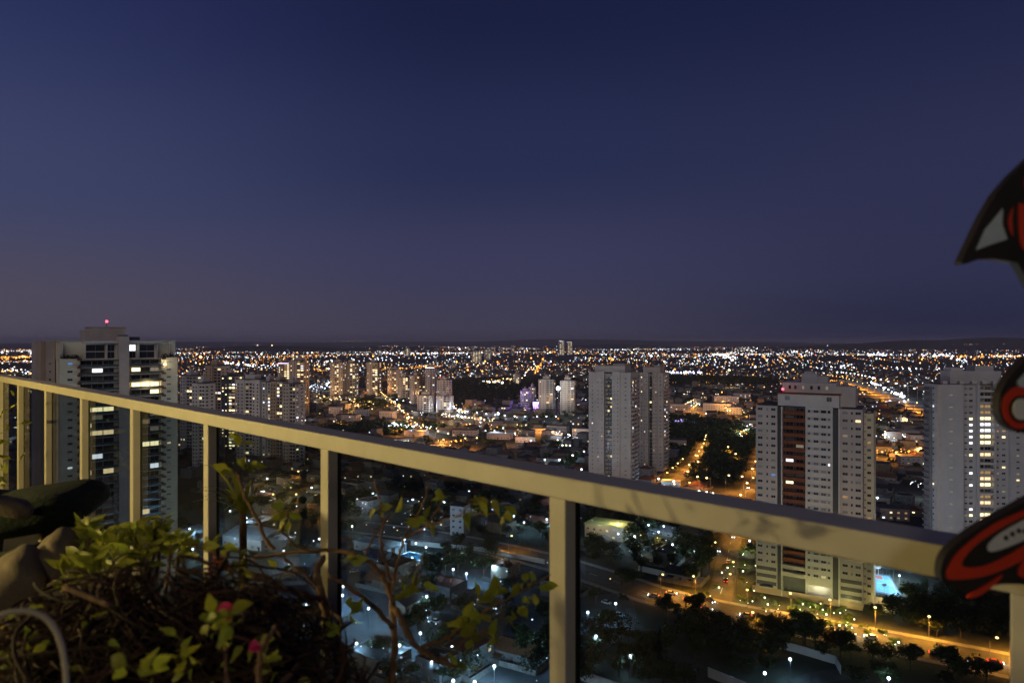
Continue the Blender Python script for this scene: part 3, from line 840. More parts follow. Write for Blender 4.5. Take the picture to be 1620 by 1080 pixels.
# ------------------------------------------------------------------ houses
WALLS = [('white', mat('house_white', (.27, .265, .25), var=.4, scale=.4, objvar=.3)), ('cream', mat('house_cream', (.24, .19, .135), var=.4, scale=.4, objvar=.25)), ('grey', mat('house_grey', (.16, .16, .16), var=.4, scale=.4, objvar=.25))]
ROOFS = [('clay', mat('roof_clay', (.22, .09, .05), var=.45, scale=1.2, objvar=.35)), ('dark', mat('roof_dark', (.07, .065, .07), var=.4, scale=1.0, objvar=.35)), ('pale', mat('roof_pale', (.30, .30, .31), var=.4, scale=.8, objvar=.25))]
M_tank = mat('tank_blue', (.05, .09, .16), rough=.5, var=.2, scale=2)
M_yardwall = mat('yard_wall_render', (.17, .16, .145), rough=.9, var=.5, scale=.7, objvar=.3)
M_door = mat('house_door', (.12, .07, .04), var=.3, scale=2)
def house_parts(w_, d, h, kind, wall, roof, seed):
    """meshes of one house model: wall, roof, door, windows"""
    r = random.Random(seed); parts = []
    b = MB(); b.box(-w_/2, w_/2, -d/2, d/2, 0, h)
    if r.random() < .5: b.box(w_/2, w_/2+3, -d/2+1, d/2-2, 0, h*.55)
    if kind == 'flat':
        t = .25
        b.box(-w_/2, w_/2, -d/2, -d/2+t, h, h+.7); b.box(-w_/2, w_/2, d/2-t, d/2, h, h+.7)
        b.box(-w_/2, -w_/2+t, -d/2+t, d/2-t, h, h+.7); b.box(w_/2-t, w_/2, -d/2+t, d/2-t, h, h+.7)
    parts.append(('wall', b.mesh('wall', wall)))
    b = MB(); o = .5; rh = d*.24
    if kind == 'gable':
        for s in (-1, 1):
            b.quad((-w_/2-o, s*(d/2+o), h-.15), (w_/2+o, s*(d/2+o), h-.15), (w_/2+o, 0, h+rh), (-w_/2-o, 0, h+rh))
            b.quad((-w_/2-o, s*(d/2+o), h-.3), (w_/2+o, s*(d/2+o), h-.3), (w_/2+o, s*(d/2+o), h-.15), (-w_/2-o, s*(d/2+o), h-.15))
        for s in (-1, 1): b.quad((s*(w_/2+.02), -d/2, h), (s*(w_/2+.02), d/2, h), (s*(w_/2+.02), 0, h+rh))
        b.box(-w_/2-o, w_/2+o, -.18, .18, h+rh-.06, h+rh+.12)
    elif kind == 'hip':
        k = w_/2-d*.42
        for s in (-1, 1):
            b.quad((-w_/2-o, s*(d/2+o), h-.1), (w_/2+o, s*(d/2+o), h-.1), (max(.3, k), 0, h+rh), (-max(.3, k), 0, h+rh))
            b.quad((s*(w_/2+o), -d/2-o, h-.1), (s*(w_/2+o), d/2+o, h-.1), (s*max(.3, k), 0, h+rh))
        b.box(-w_/2-o, w_/2+o, -d/2-o, d/2+o, h-.25, h-.1)
    else:
        b.box(-w_/2+.3, w_/2-.3, -d/2+.3, d/2-.3, h, h+.2)
        b.box(w_*.1, w_*.1+2.2, 0, 1.8, h+.2, h+1.6)
    parts.append(('roof', b.mesh('roof', roof)))
    b = MB(); b.box(-.5, .5, -d/2-.08, -d/2, 0, 2.1); parts.append(('door', b.mesh('door', M_door)))
    b = MB(); tx, ty = w_*r.uniform(-.3, .3), d*r.uniform(.05, .3); tz = h+(.2 if kind == 'flat' else rh*.35)
    b.tube([(tx, ty, tz), (tx, ty, tz+.9), (tx, ty, tz+1.1)], [.75, .85, .5], 10); parts.append(('water_tank', b.mesh('water_tank', M_tank)))
    b = MB(); hh = 1.9; L0, L1, Dy = -w_/2-2.5, w_/2+3.2, d/2+3.4
    b.box(L0, L1, -Dy-.1, -Dy, 0, hh); b.box(L0-.1, L0, -Dy, Dy, 0, hh); b.box(L1, L1+.1, -Dy, Dy, 0, hh); parts.append(('yard_wall', b.mesh('yard_wall', M_yardwall)))
    b = MB(); b.box(-w_*.3-1.6, -w_*.3+1.6, -d/2-2.6, -d/2-.1, 2.3, 2.45)
    for px_ in (-1.5, 1.5): b.box(-w_*.3+px_-.06, -w_*.3+px_+.06, -d/2-2.5, -d/2-2.38, 0, 2.3)
    parts.append(('porch', b.mesh('porch', roof)))
    return parts, [(x*w_*.5, -d/2, zz, 0) for x in (-.65, .65) for zz in ([1.0, 3.9] if h > 5 else [1.0])] + [(-w_/2, 0, 1.0, R(-90))]
HM = []
for i, (w_, d, h, kind) in enumerate([(11, 9, 3.4, 'hip'), (13, 8, 3.4, 'gable'), (10, 9, 6.2, 'flat'), (12, 10, 6.0, 'hip'), (15, 9, 3.6, 'gable'), (9, 8, 6.3, 'gable'), (14, 11, 6.6, 'flat'), (17, 12, 4.2, 'flat')]):
    for j in range(3):
        wn, wm = WALLS[(i+j) % 3]; rn, rm = ROOFS[(i*2+j) % 3] if kind == 'flat' else ROOFS[(i+j*2) % 2]
        HM.append((house_parts(w_, d, h, kind, wm, rm, i*10+j), f"{wn} house with {rn} {'flat' if kind == 'flat' else 'gabled' if kind == 'gable' else 'hipped'} roof", max(w_, d)))
# dark tall slim block, clubhouse, hall and pool are placed first
def box_building(name, label, px, py, w_, d, h, rz, wall, roof, cat='building', lit=.1, rows=None, seed=1, flat=True):
    x, y = px2g(px, py)
    T = Tower(name, label, (x, y), R(rz), cat=cat, seed=seed)
    T.block('wall', 0, w_, 0, d, 0, h, wall)
    T.block('roof', -.3, w_+.3, -.3, d+.3, h, h+.35, roof)
    nf = max(1, int(h/3.1)); nc = max(2, int(w_/3.6))
    for k in range(nf):
        for i in range(nc):
            T.win('f', w_*(i+.5)/nc, 0, k*3.1+1.0, 1.5, 1.2, lit)
        for j in range(max(1, int(d/6))): T.win('r', w_, d*(j+.5)/max(1, int(d/6)), k*3.1+1.0, 1.5, 1.2, lit)
    T.block('door', w_*.45, w_*.45+1.4, -.1, 0, 0, 2.2, M_door)
    T.finish()
    BLOCK.append((x+math.cos(R(rz))*w_/2, y+math.sin(R(rz))*w_/2+d/2, max(w_, d)*.6))
    return T
M_roofpale = mat('clubhouse_roof', (.42, .45, .45), var=.3, scale=.2)
M_roofgreen = mat('hall_roof_green', (.30, .36, .2), var=.3, scale=.3, stretch=(8, 1, 1))
box_building('slim_block', 'slim grey block of flats seen through the middle pane', 712, 846, 8, 9, 16, -20, M_plaster_grey, M_roof, lit=.02)
T = box_building('clubhouse', 'pale roofed clubhouse lit by white lamps behind the rail post', 352, 862, 26, 20, 5, -24, M_plaster_white, M_roofpale, lit=.1)
b = MB(); b.quad((0, -.5, 5.4), (26, -.5, 5.4), (26, 10, 8.2), (0, 10, 8.2)); b.quad((26, 20.5, 5.4), (0, 20.5, 5.4), (0, 10, 8.2), (26, 10, 8.2)); b.build('roof_pitch', M_roofpale, T.o)
lamp((8, -6, 9), LCOL['led'], 2500, .4, T.o); lamp((20, -5, 11), LCOL['led'], 2500, .4, T.o)
box_building('annex', 'low white annex beside the clubhouse', 285, 850, 18, 12, 4, -24, M_plaster_white, M_roofpale)
box_building('pool_house', 'small white pool house with one dark window', 582, 882, 9, 7, 4, -28, M_plaster_white, M_roofpale, lit=.3)
box_building('long_shed', 'long pale roofed shed beyond the first glass panes', 560, 868, 26, 9, 4, -28, M_plaster_grey, M_roofpale, lit=.1)
T = box_building('ribbed_hall', 'hall with green ribbed roof beside the wide post', 925, 848, 22, 15, 7, -30, M_plaster_tan, M_roofgreen, lit=.1)  # greenish patch in the pane, built as a hall
lamp((9, -5, 10), (1, .85, .5), 4000, .4, T.o); lamp((9, 4, 12), (.9, 1, .7), 900, .4, T.o)
box_building('white_store', 'white store with bright front by the orange street corner', 1046, 770, 13, 8, 4, -18, M_plaster_white, M_roofpale, lit=.6)
box_building('cream_block', 'cream four storey block beside the dark wood', 1053, 710, 20, 12, 9, -8, M_plaster_beige, M_roof, lit=.03)
box_building('lit_house', 'small house with glowing yellow rooms behind the red-brown tower', 1392, 822, 16, 10, 7, -12, M_plaster_beige, M_roof, lit=.8)
box_building('green_roof_hall', 'hall with glowing pale green side below the lone beige tower', 594, 636, 34, 16, 10, -20, mat('hall_pale_green', (.5, .62, .56), var=.2, scale=.3), M_roof, lit=.3)
for i, (px, py, w_, d, h, lb) in enumerate([(905, 690, 20, 12, 9, 'pale block with a flood-lit front near the wide beige tower'), (840, 688, 26, 13, 7, 'wide low building with lit eaves below the violet building'), (865, 684, 24, 12, 8, 'cream low block with a row of lit doors'),
        (520, 660, 15, 12, 14, 'white mid-rise block above the rail, beside the brown slab tower'), (540, 668, 22, 12, 10, 'pale mid-rise block with a blank wall facing the rail'), (560, 660, 18, 11, 10, 'brick coloured block in the orange lit quarter'),
        (600, 664, 20, 12, 12, 'pale block with dark ribbon windows beyond the tree belt'), (1060, 652, 30, 16, 12, 'dim grey block left of the round orange park'), (1112, 650, 40, 16, 12, 'pale mid-rise block right of the round orange park'),
        (1130, 640, 40, 16, 14, 'white stepped block on the slope above the wood'), (1160, 632, 30, 16, 12, 'grey block high on the slope above the wood'), (1150, 655, 20, 12, 10, 'small pale block at the edge of the wood'),
        (1440, 700, 34, 14, 8, 'white shed with a lit canopy left of the grey tower'), (1405, 692, 30, 14, 8, 'pale shed between the red-brown tower and the grey tower'), (1425, 735, 24, 12, 7, 'dark roofed house in the orange yard'),
        (640, 690, 24, 12, 6, 'white low building glowing by the market street'), (715, 690, 28, 12, 7, 'red walled low building past the market street'), (770, 694, 26, 12, 6, 'long red roofed shed beyond the rail'), (815, 700, 20, 12, 6, 'white house with bright yard lamps beyond the rail')]):
    box_building('city_block', lb, px, py, w_, d, h, -24+(i*11) % 20, [M_plaster_white, M_plaster_beige, M_plaster_grey][i % 3], [M_roof, M_roofpale][i % 2], lit=.18, seed=300+i)

# swimming pool with lit edge
def pool():
    x, y = px2g(655, 880)
    o = empty('swimming_pool', (x, y, 0), R(-34), 'blue lit swimming pool with a pale rim seen through the glass', 'pool')
    m = mat('pool_water', (.02, .12, .2), rough=.06, var=.3, scale=.5, spec=.6)
    b = MB(); b.box(-6, 6, -3.5, 3.5, .1, .3); b.build('water', m, o)
    b = MB()
    for q in ((-7, 7, -4.6, -3.5), (-7, 7, 3.5, 4.6), (-7, -6, -3.5, 3.5), (6, 7, -3.5, 3.5)): b.box(*q, .0, .42)
    b.build('rim', M_plaster_white, o)
    lamp((-3, 2.0, 2.0), (.3, .7, 1), 900, .2, o); lamp((3, 2.0, 2.0), (.3, .7, 1), 900, .2, o)
    BLOCK.append((x, y, 10))
pool()
# paved car parks that catch the white lamps
M_paving = mat('paving_grey', (.10, .105, .11), rough=.9, var=.4, scale=.15)
for i, (pl, lb) in enumerate([([(430, 880), (600, 890), (720, 1090), (430, 1090)], 'yard'), ([(640, 905), (860, 895), (870, 1090), (730, 1090)], 'yard'), ([(905, 945), (1000, 935), (1010, 990), (940, 1040), (905, 1040)], 'yard')]):
    b = MB(); b.quad(*[(*px2g(*p), .02+.004*i) for p in pl]); tag(b.build('paved_yard', M_paving), kind='structure')

# the sports court
def court():
    o = empty('sports_court', (*px2g(1372, 905), 0), 0, 'flood-lit blue basketball court beside the red-brown tower', 'sports court')
    P = lambda px, py: Vector((*px2g(px, py), 0))-Vector((*px2g(1372, 905), 0))
    a, b_, c, d = P(1374, 908), P(1406, 912), P(1422, 941), P(1376, 932)
    L = lambda u, v, z: ((a*(1-u)+b_*u)*(1-v)+(d*(1-u)+c*u)*v)+Vector((0, 0, z))
    m = MB(); m.quad(L(-.12, -.1, .08), L(1.1, -.1, .08), L(1.1, 1.1, .08), L(-.12, 1.1, .08)); m.build('apron', mat('court_apron', (.12, .2, .26), var=.2, scale=.3), o)
    m = MB(); m.quad(L(0, 0, .1), L(1, 0, .1), L(1, 1, .1), L(0, 1, .1)); m.build('floor', mat('court_floor', (.12, .34, .62), var=.15, scale=.2), o)
    m = MB(); t = .012
    for u0, u1, v0, v1 in ((0, 1, 0, t), (0, 1, 1-t, 1), (0, t, 0, 1), (1-t, 1, 0, 1), (0, 1, .5-t/2, .5+t/2), (.33, .67, .24, .24+t), (.33, .33+t, 0, .24), (.67-t, .67, 0, .24)):
        m.quad(L(u0, v0, .116), L(u1, v0, .116), L(u1, v1, .116), L(u0, v1, .116))
    m.build('court_line', M_paint, o)
    m = MB(); m.quad(L(.34, .02, .11), L(.66, .02, .11), L(.66, .235, .11), L(.34, .235, .11)); m.build('key_area', mat('court_key', (.55, .14, .08), var=.2, scale=.4), o)
    for v, nm in ((-.03, 'hoop'), (1.03, 'hoop')):
        p = L(.5, v, 0); m = MB(); m.tube([p, p+Vector((0, 0, 3.2))], .1, 6); m.obox(p+Vector((0, 0, 3.4)), (.9, 0, 0), (0, .04, 0), (0, 0, .55)); m.build(nm, M_plaster_white, o)
    for u in (.28, .72):
        p = L(u, -.09, 0); m = MB(); m.tube([p, p+Vector((0, 0, 5))], .1, 6); m.build('fence_post', M_pole, o)
    for u in np.linspace(-.12, 1.1, 9):
        p = L(u, -.12, 0); m = MB(); m.tube([p, p+Vector((0, 0, 4.5))], .07, 5); m.build('fence_post', M_pole, o)
    for z in (1.5, 3.0, 4.5):
        m = MB(); m.tube([L(-.12, -.12, z), L(1.1, -.12, z)], .05, 5); m.build('fence_rail', M_pole, o)
    for u, v in ((-.1, .3), (1.08, .3), (-.1, .85), (1.08, .85)):
        p = L(u, v, 0); m = MB(); m.tube([p, p+Vector((0, 0, 7))], .1, 6); m.build('lamp_pole', M_pole, o)
        m = MB(); m.ball(p+Vector((0, 0, 7.2)), .4); m.build('lamp_head', E_led, o); lamp(p+Vector((0, 0, 6.6)), (.68, .85, 1), 17000, .3, o)
    q = L(.5, .5, 0)+o.location; BLOCK.append((q.x, q.y, 13))
court()

# small lit play terrace below the court
def terrace():
    x, y = px2g(1398, 962)
    o = empty('play_terrace', (x, y, 0), R(-30), 'small terrace glowing yellow just below the blue court', 'terrace')
    b = MB(); b.box(-4, 4, -4, 4, 0, .5); b.build('deck', M_plaster_beige, o)
    b = MB(); b.box(-4, 4, 3.6, 4, .5, 3); b.box(3.6, 4, -4, 3.6, .5, 2.2); b.build('wall', M_plaster_beige, o)
    lamp((0, 0, 4), (1, .7, .25), 2600, .3, o); BLOCK.append((x, y, 7))
terrace()

# perimeter walls of plastered blocks
def garden_wall(px, h, label, m=None):
    pts = [px2g(*p) for p in px]
    o = empty('garden_wall', (*pts[0], 0), 0, label, 'wall'); x0, y0 = pts[0]
    for a, c in zip(pts, pts[1:]):
        L_ = math.hypot(c[0]-a[0], c[1]-a[1]); k = max(1, int(L_/6))
        for i in range(k):
            p = Vector((a[0]+(c[0]-a[0])*(i+.5)/k-x0, a[1]+(c[1]-a[1])*(i+.5)/k-y0, h/2)); d = Vector(((c[0]-a[0])/L_, (c[1]-a[1])/L_, 0)); n_ = Vector((-d.y, d.x, 0))
            b = MB(); b.obox(p, d*(L_/k/2-.02), n_*.12, (0, 0, h/2)); b.obox(p+Vector((0, 0, h/2+.05)), d*(L_/k/2), n_*.18, (0, 0, .05)); b.build('panel', m or M_plaster_white, o)
garden_wall([(1222, 1022), (1262, 1032), (1322, 1050), (1330, 1066)], 2.6, 'pale wall round the walled garden below the red-brown tower')
garden_wall([(650, 862), (760, 872), (862, 892)], 2.2, 'long pale wall beside the avenue behind the middle pane')
garden_wall([(1010, 902), (1060, 914), (1100, 924)], 2.4, 'curved pale wall at the road junction corner')
garden_wall([(905, 1070), (990, 1100)], 3, 'short wall at the foot of the widest glass pane')
garden_wall([(1120, 1070), (1180, 1095)], 3, 'short pale wall between the walled garden and the post')

# ------------------------------------------------------------------ houses, trees on lots
WOODS = [(205, 745, 62, 185, R(-8)), (163, 545, 34, 52, R(-15)), (-65, 1450, 130, 330, 0), (480, 1790, 240, 190, 0), (-150, 800, 70, 40, R(10)), (-230, 1130, 55, 70, 0), (60, 1750, 120, 200, 0)]
def in_wood(x, y):
    for cx, cy_, rx, ry, a in WOODS:
        dx, dy = x-cx, y-cy_; u = dx*math.cos(a)+dy*math.sin(a); v = -dx*math.sin(a)+dy*math.cos(a)
        if (u/rx)**2+(v/ry)**2 < 1: return True
    return False
YARDS = [(-95, 270, 55), (-20, 265, 40), (45, 280, 14)]
def in_yard(x, y): return any((x-a)**2+(y-c)**2 < r*r for a, c, r in YARDS)
ca, sa = math.cos(R(-32)), math.sin(R(-32))
nh = nt_ = 0
lots = []
for i in range(-60, 60):
    for j in range(-10, 60):
        u, v = i*19.0+(j % 2)*4, j*21.0
        x, y = u*ca-v*sa, u*sa+v*ca
        if not (205 < y < 640): continue
        px, py = g2px(x, y)
        if not (-60 < px < 1700): continue
        lots.append((y, x, px, py))
lots.sort()
for y, x, px, py in lots:
    x += rng.uniform(-3, 3); y += rng.uniform(-3, 3)
    if in_wood(x, y) or in_yard(x, y): continue
    parts, desc, sz = rng.choice(HM)
    rd = road_dist(x, y)
    if rd < 2 or blocked(x, y, 5): continue
    q = rng.random()
    if rd > sz*.62+1.5 and not blocked(x, y, sz*.6) and q < .5 and nh < 230 and not (px < 330 and py > 800) and not (px > 890 and py > 1000):
        nh += 1
        o = empty('house', (x, y, 0), R(-32+rng.choice([0, 0, 90, 180])+rng.uniform(-5, 5)))
        for nm, me in parts[0]: link(nm, me, o)
        for wx, wy, wz, wr in parts[1]:
            link('window', win_mesh(1.5, 1.2, L_win[rng.choice([0, 2, 3, 3, 4, 1])] if rng.random() < .16 else M_glass), o, (wx, wy, wz), wr)
        reg('house', o, x, y, desc, 'houses of the near blocks')
        if rng.random() < .5 and nt_ < 150:
            nt_ += 1; a = rng.uniform(0, 6.3); tree(x+math.cos(a)*sz*.85, y+math.sin(a)*sz*.85, rng.uniform(.5, 1.0))
    elif nt_ < 205 and q < .97:
        for _ in range(rng.choice([1, 2])):
            tx, ty = x+rng.uniform(-6, 6), y+rng.uniform(-6, 6)
            if road_dist(tx, ty) > 2.5: nt_ += 1; tree(tx, ty, rng.uniform(.8, 1.7))
# trees, parked cars and sheds in the lamp-lit yards
for k in range(400):
    if nt_ >= 262: break
    p = rng.choice([(440, 720, 885, 1085), (640, 865, 900, 1085), (905, 1010, 940, 1070), (1010, 1230, 1000, 1085)])
    x, y = px2g(rng.uniform(p[0], p[1]), rng.uniform(p[2], p[3]))
    if road_dist(x, y) < 3 or blocked(x, y, 2) or near_lamp(x, y, 2.5): continue
    nt_ += 1; tree(x, y, rng.uniform(.55, 1.25), group='trees in the lamp-lit yards')
for i, (px, py, rz) in enumerate([(470, 915, 10), (500, 985, -30), (610, 925, -30), (640, 975, 60), (700, 935, -32), (760, 960, -32), (800, 915, 58), (820, 1040, -30), (740, 1050, 55), (600, 1050, -30), (1040, 1015, -30)]):
    x, y = px2g(px, py); parts, desc, sz = HM[(i*5+2) % len(HM)]
    if blocked(x, y, 4) or road_dist(x, y) < sz*.55: continue
    o = empty('house', (x, y, 0), R(rz)); nh += 1
    for nm, me in parts[0]: link(nm, me, o)
    for wx, wy, wz, wr in parts[1]: link('window', win_mesh(1.5, 1.2, L_win[rng.choice([0, 3, 4])] if rng.random() < .2 else M_glass), o, (wx, wy, wz), wr)
    reg('house', o, x, y, desc, 'houses of the near blocks'); BLOCK.append((x, y, sz*.5))
# specific trees against the orange avenue
for p, s in [((1072, 985), .9), ((1132, 992), .8), ((1110, 990), .55), ((1215, 1012), 1.3), ((1250, 1018), 1.4), ((1290, 1022), 1.35), ((1235, 1030), 1.3), ((1330, 1040), 1.2), ((1380, 1052), 1.1), ((1440, 1062), 1.2), ((1500, 1070), 1.3), ((1560, 1078), 1.2),
             ((1095, 930), 1.5), ((1110, 915), 1.6), ((1122, 900), 1.5), ((1105, 895), 1.4), ((1120, 880), 1.3), ((1460, 990), 1.4), ((1440, 985), 1.2), ((1490, 1000), 1.3), ((1520, 1008), 1.3), ((1470, 975), 1.5), ((1500, 985), 1.4), ((1440, 960), 1.3),
             ((1405, 1085), 1.1), ((1395, 1090), 1.2), ((1000, 930), 1.3), ((985, 925), 1.2), ((1025, 1050), 1.4), ((1060, 1040), 1.5), ((1100, 1050), 1.3), ((1150, 1040), 1.4), ((1000, 1065), 1.4)]:
    x, y = px2g(*p); tree(x, y, s, group='trees by the avenue')

# garden at the foot of the red-brown tower: shrubs and small lights
M_shrub = leafmat('shrub_foliage', (.10, .16, .03), trans=.3, objvar=.3, scale=1)
SHR = []
for s in range(3):
    me = crown_mesh(40+s, 420, .3, 5, .6); me.materials.clear(); me.materials.append(M_shrub); me.name = 'shrub'; SHR.append(me)
E_gl = emit('garden_glow', (1, .9, .6), 9)
me_post = MB(); me_post.tube([(0, 0, 0), (0, 0, .7)], .06, 5); me_post = me_post.mesh('post', M_pole)
me_glow = MB(); me_glow.ball((0, 0, .95), .34, 0, 8, 6); me_glow = me_glow.mesh('glow', E_gl, True)
def garden(pxs, every, group):
    for i, p in enumerate(pxs):
        x, y = px2g(p[0]+rng.gauss(0, 5), p[1]+rng.gauss(0, 4))
        o = link('garden_shrub', rng.choice(SHR), None, (x, y+.8, .7), rng.uniform(0, 6), rng.uniform(.45, .8))
        reg('shrub', o, x, y, 'yellow green shrub', group)
        g = empty('garden_light', (x+rng.uniform(-1, 1), y-1.6, 0)); link('post', me_post, g); link('glow', me_glow, g, None, None, rng.choice([.35, .5, .6, .8, 1.1]))
        reg('garden light', g, x, y, 'small warm garden light', group)
        if i % every == 0: lamp((0, -.6, 2.4), (1, .80, .26), 1300, .2, g)
garden([(1180+i*1.2*math.sin(i*2.1)*3-i*.2, 868+i*4.2) for i in range(18)], 2, 'shrubs and lights up the side street')
garden([(1172+i*9, 944+i*2.6+3*math.sin(i*1.7)) for i in range(28)], 2, 'shrubs and lights along the avenue')
garden([(1262+i*8, 952+i*2.5+4*math.sin(i*2.7)) for i in range(12)], 3, 'shrubs and lights at the lobby')

# ------------------------------------------------------------------ cars
M_tyre = mat('tyre', (.02, .02, .02)); M_cglass = mat('car_glass', (.02, .025, .03), rough=.1, spec=.6)
E_head = emit('headlight_glow', (.95, .97, 1), 14); E_tail = emit('taillight_glow', (1, .03, .03), 8)
def car_meshes(paint):
    body = MB(); prof = [(-2.1, .35), (2.1, .35), (2.15, .7), (1.95, .88), (1.05, .98), (-1.75, 1.0), (-2.1, .92)]
    n = len(prof); b0 = 0
    for s in (-.86, .86):
        body.v += [(x, s, z) for x, z in prof]
    body.f += [tuple(range(n-1, -1, -1)), tuple(range(n, 2*n))]; body.m += [0, 0]
    for i in range(n): body.f.append((i, (i+1) % n, n+(i+1) % n, n+i)); body.m.append(0)
    cab = MB(); lo = [(-1.7, -.8, 1.0), (1.0, -.8, .98), (1.0, .8, .98), (-1.7, .8, 1.0)]; hi = [(-1.3, -.66, 1.46), (.3, -.66, 1.48), (.3, .66, 1.48), (-1.3, .66, 1.46)]
    cab.v += lo+hi; cab.f += [(0, 1, 5, 4), (1, 2, 6, 5), (2, 3, 7, 6), (3, 0, 4, 7)]; cab.m += [0]*4
    roof = MB(); roof.quad(*[(x, y, z+.02) for x, y, z in hi])
    wh = MB(); wh.tube([(0, -.1, 0), (0, .1, 0)], .33, 12)
    hl = MB(); hl.ball((0, 0, 0), .22, 0, 8, 5)
    return body.mesh('body', paint), cab.mesh('cabin', M_cglass), roof.mesh('roof', paint), wh.mesh('wheel', M_tyre), hl
CP = {'silver': mat('car_silver', (.4, .4, .42), rough=.3, metal=.5, var=.1), 'white': mat('car_white', (.7, .7, .7), rough=.3, var=.1), 'dark': mat('car_dark', (.03, .03, .04), rough=.25, var=.1), 'red': mat('car_red', (.3, .03, .02), rough=.3, var=.1)}
CM = {k: car_meshes(m) for k, m in CP.items()}
HLm = MB(); HLm.ball((0, 0, 0), .24, 0, 8, 5); HLm = HLm.mesh('headlight', E_head)
TLm = MB(); TLm.ball((0, 0, 0), .2, 0, 8, 5); TLm = TLm.mesh('taillight', E_tail)
HLoff = HLm.copy(); HLoff.materials[0] = M_cglass
TLoff = TLm.copy(); TLoff.materials[0] = CP['red']
def car(px, py, rz, paint, label, on=True):
    x, y = px2g(px, py); o = empty('car', (x, y, .08), R(rz), label, 'car', 'cars on the roads')
    bd, cb, rf, wh, _ = CM[paint]
    link('body', bd, o); link('cabin', cb, o); link('roof', rf, o)
    for wx in (-1.3, 1.3):
        for wy in (-.82, .82): link('wheel', wh, o, (wx, wy, .33))
    for wy in (-.6, .6):
        link('headlight', HLm if on else HLoff, o, (2.12, wy, .68)); link('taillight', TLm if on else TLoff, o, (-2.1, wy, .8))
    if on: lamp((3.2, 0, .9), (1, .95, .9), 130, .2, o)
    return o
car(1124, 952, -70, 'dark', 'dark car with white headlights coming out of the side street')
car(1210, 982, 150, 'red', 'red car with tail lights on the avenue behind the dark trees')
car(1378, 1010, 155, 'white', 'white car with bright headlights passing under the garden lights')
car(1482, 1036, -28, 'dark', 'dark car showing red tail lights on the right stretch of the avenue')
car(1545, 1052, -205, 'white', 'white car near the orange lamp at the bend')
car(1034, 944, 158, 'silver', 'silver car at the left end of the orange avenue')
car(1118, 966, -20, 'silver', 'silver car in the middle of the orange junction')
car(1137, 872, -105, 'white', 'white car further up the dim side street')

for i, (px, py, rz, paint) in enumerate([(1062, 940, -18, 'white'), (1090, 950, -18, 'dark'), (1180, 975, 160, 'silver'), (1575, 1050, -28, 'red'),
        (1152, 890, 72, 'white'), (1148, 920, 72, 'dark'), (1160, 850, -108, 'silver'), (1172, 806, -108, 'white'), (1184, 772, -112, 'dark'), (1120, 783, 5, 'silver'), (1084, 748, 60, 'white'), (960, 955, -40, 'white'), (980, 975, -40, 'silver'), (505, 900, 20, 'white'), (560, 905, 20, 'silver'), (620, 912, 20, 'dark'), (690, 985, -30, 'white'), (720, 1000, -30, 'red'), (760, 1020, -30, 'silver')]):
    o = car(px, py, rz, paint, 'x', on=py < 1060 and i < 11)
    reg('car', o, o.location.x, o.location.y, f'{paint} car', 'cars on the roads')
# ------------------------------------------------------------------ masses: woods, far low-rise, far lamps
nr = np.random.default_rng(5)
def clump_mass(name, pts, label, nleaf=70, size=(4, 7), leaf=1.3):
    """many tree crowns that read as one dark mass"""
    N = len(pts); V = np.zeros((N, nleaf, 4, 3)); pts = np.asarray(pts, float)
    s = nr.uniform(size[0], size[1], (N, 1, 1))
    d = nr.normal(size=(N, nleaf, 3)); d /= np.linalg.norm(d, axis=2, keepdims=True); d[..., 2] = d[..., 2]*.75
    lob = 1+.35*np.sin(d[..., :1]*3+nr.uniform(0, 6, (N, 1, 1)))*np.cos(d[..., 1:2]*4+nr.uniform(0, 6, (N, 1, 1)))
    p = d*s*.62*lob*(nr.random((N, nleaf, 1))**.3)
    p[..., 2] += s[..., 0]*.9
    p += np.stack([pts[:, 0], pts[:, 1], height(pts[:, 0], pts[:, 1])], 1)[:, None, :]
    t = nr.normal(size=(N, nleaf, 3)); t /= np.linalg.norm(t, axis=2, keepdims=True)
    u = np.cross(t, d); u /= np.linalg.norm(u, axis=2, keepdims=True)+1e-6
    L_ = leaf*nr.uniform(.6, 1.3, (N, nleaf, 1))
    V[:, :, 0] = p-t*L_; V[:, :, 1] = p+u*L_*.6; V[:, :, 2] = p+t*L_; V[:, :, 3] = p-u*L_*.6
    return mass_mesh(name, V.reshape(-1, 3), 4, M_leaf, label, 'trees')
def mass_mesh(name, V, k, m, label, cat, smooth=False):
    nf = len(V)//k
    me = bpy.data.meshes.new(name)
    me.vertices.add(len(V)); me.vertices.foreach_set('co', V.astype(np.float32).ravel())
    me.loops.add(len(V)); me.loops.foreach_set('vertex_index', np.arange(len(V), dtype=np.int32))
    me.polygons.add(nf); me.polygons.foreach_set('loop_start', np.arange(0, len(V), k, dtype=np.int32)); me.polygons.foreach_set('loop_total', np.full(nf, k, dtype=np.int32))
    for q in (m if isinstance(m, (list, tuple)) else [m]): me.materials.append(q)
    me.update(calc_edges=True); me.validate()
    o = link(name, me); tag(o, label, cat, kind='stuff'); return o
for i, (cx, cy_, rx, ry, a) in enumerate(WOODS):
    n_ = int(rx*ry*math.pi/46); pts = []
    while len(pts) < min(n_, 1100):
        u, v = nr.uniform(-1, 1, 2)
        if u*u+v*v > 1: continue
        x = cx+u*rx*math.cos(a)-v*ry*math.sin(a); y = cy_+u*rx*math.sin(a)+v*ry*math.cos(a)
        if road_dist(x, y) < 3 or blocked(x, y, 1): continue
        pts.append((x, y))
    clump_mass('woodland', pts, ['dark wooded slope right of the central towers', 'trees between the orange streets beside the red-brown tower', 'dark wood in the valley before the far avenue', 'dark wood below the far right lights', 'tree belt just beyond the rail', 'dark tree clump beside the market street', 'dark wood far behind the floodlight'][i])
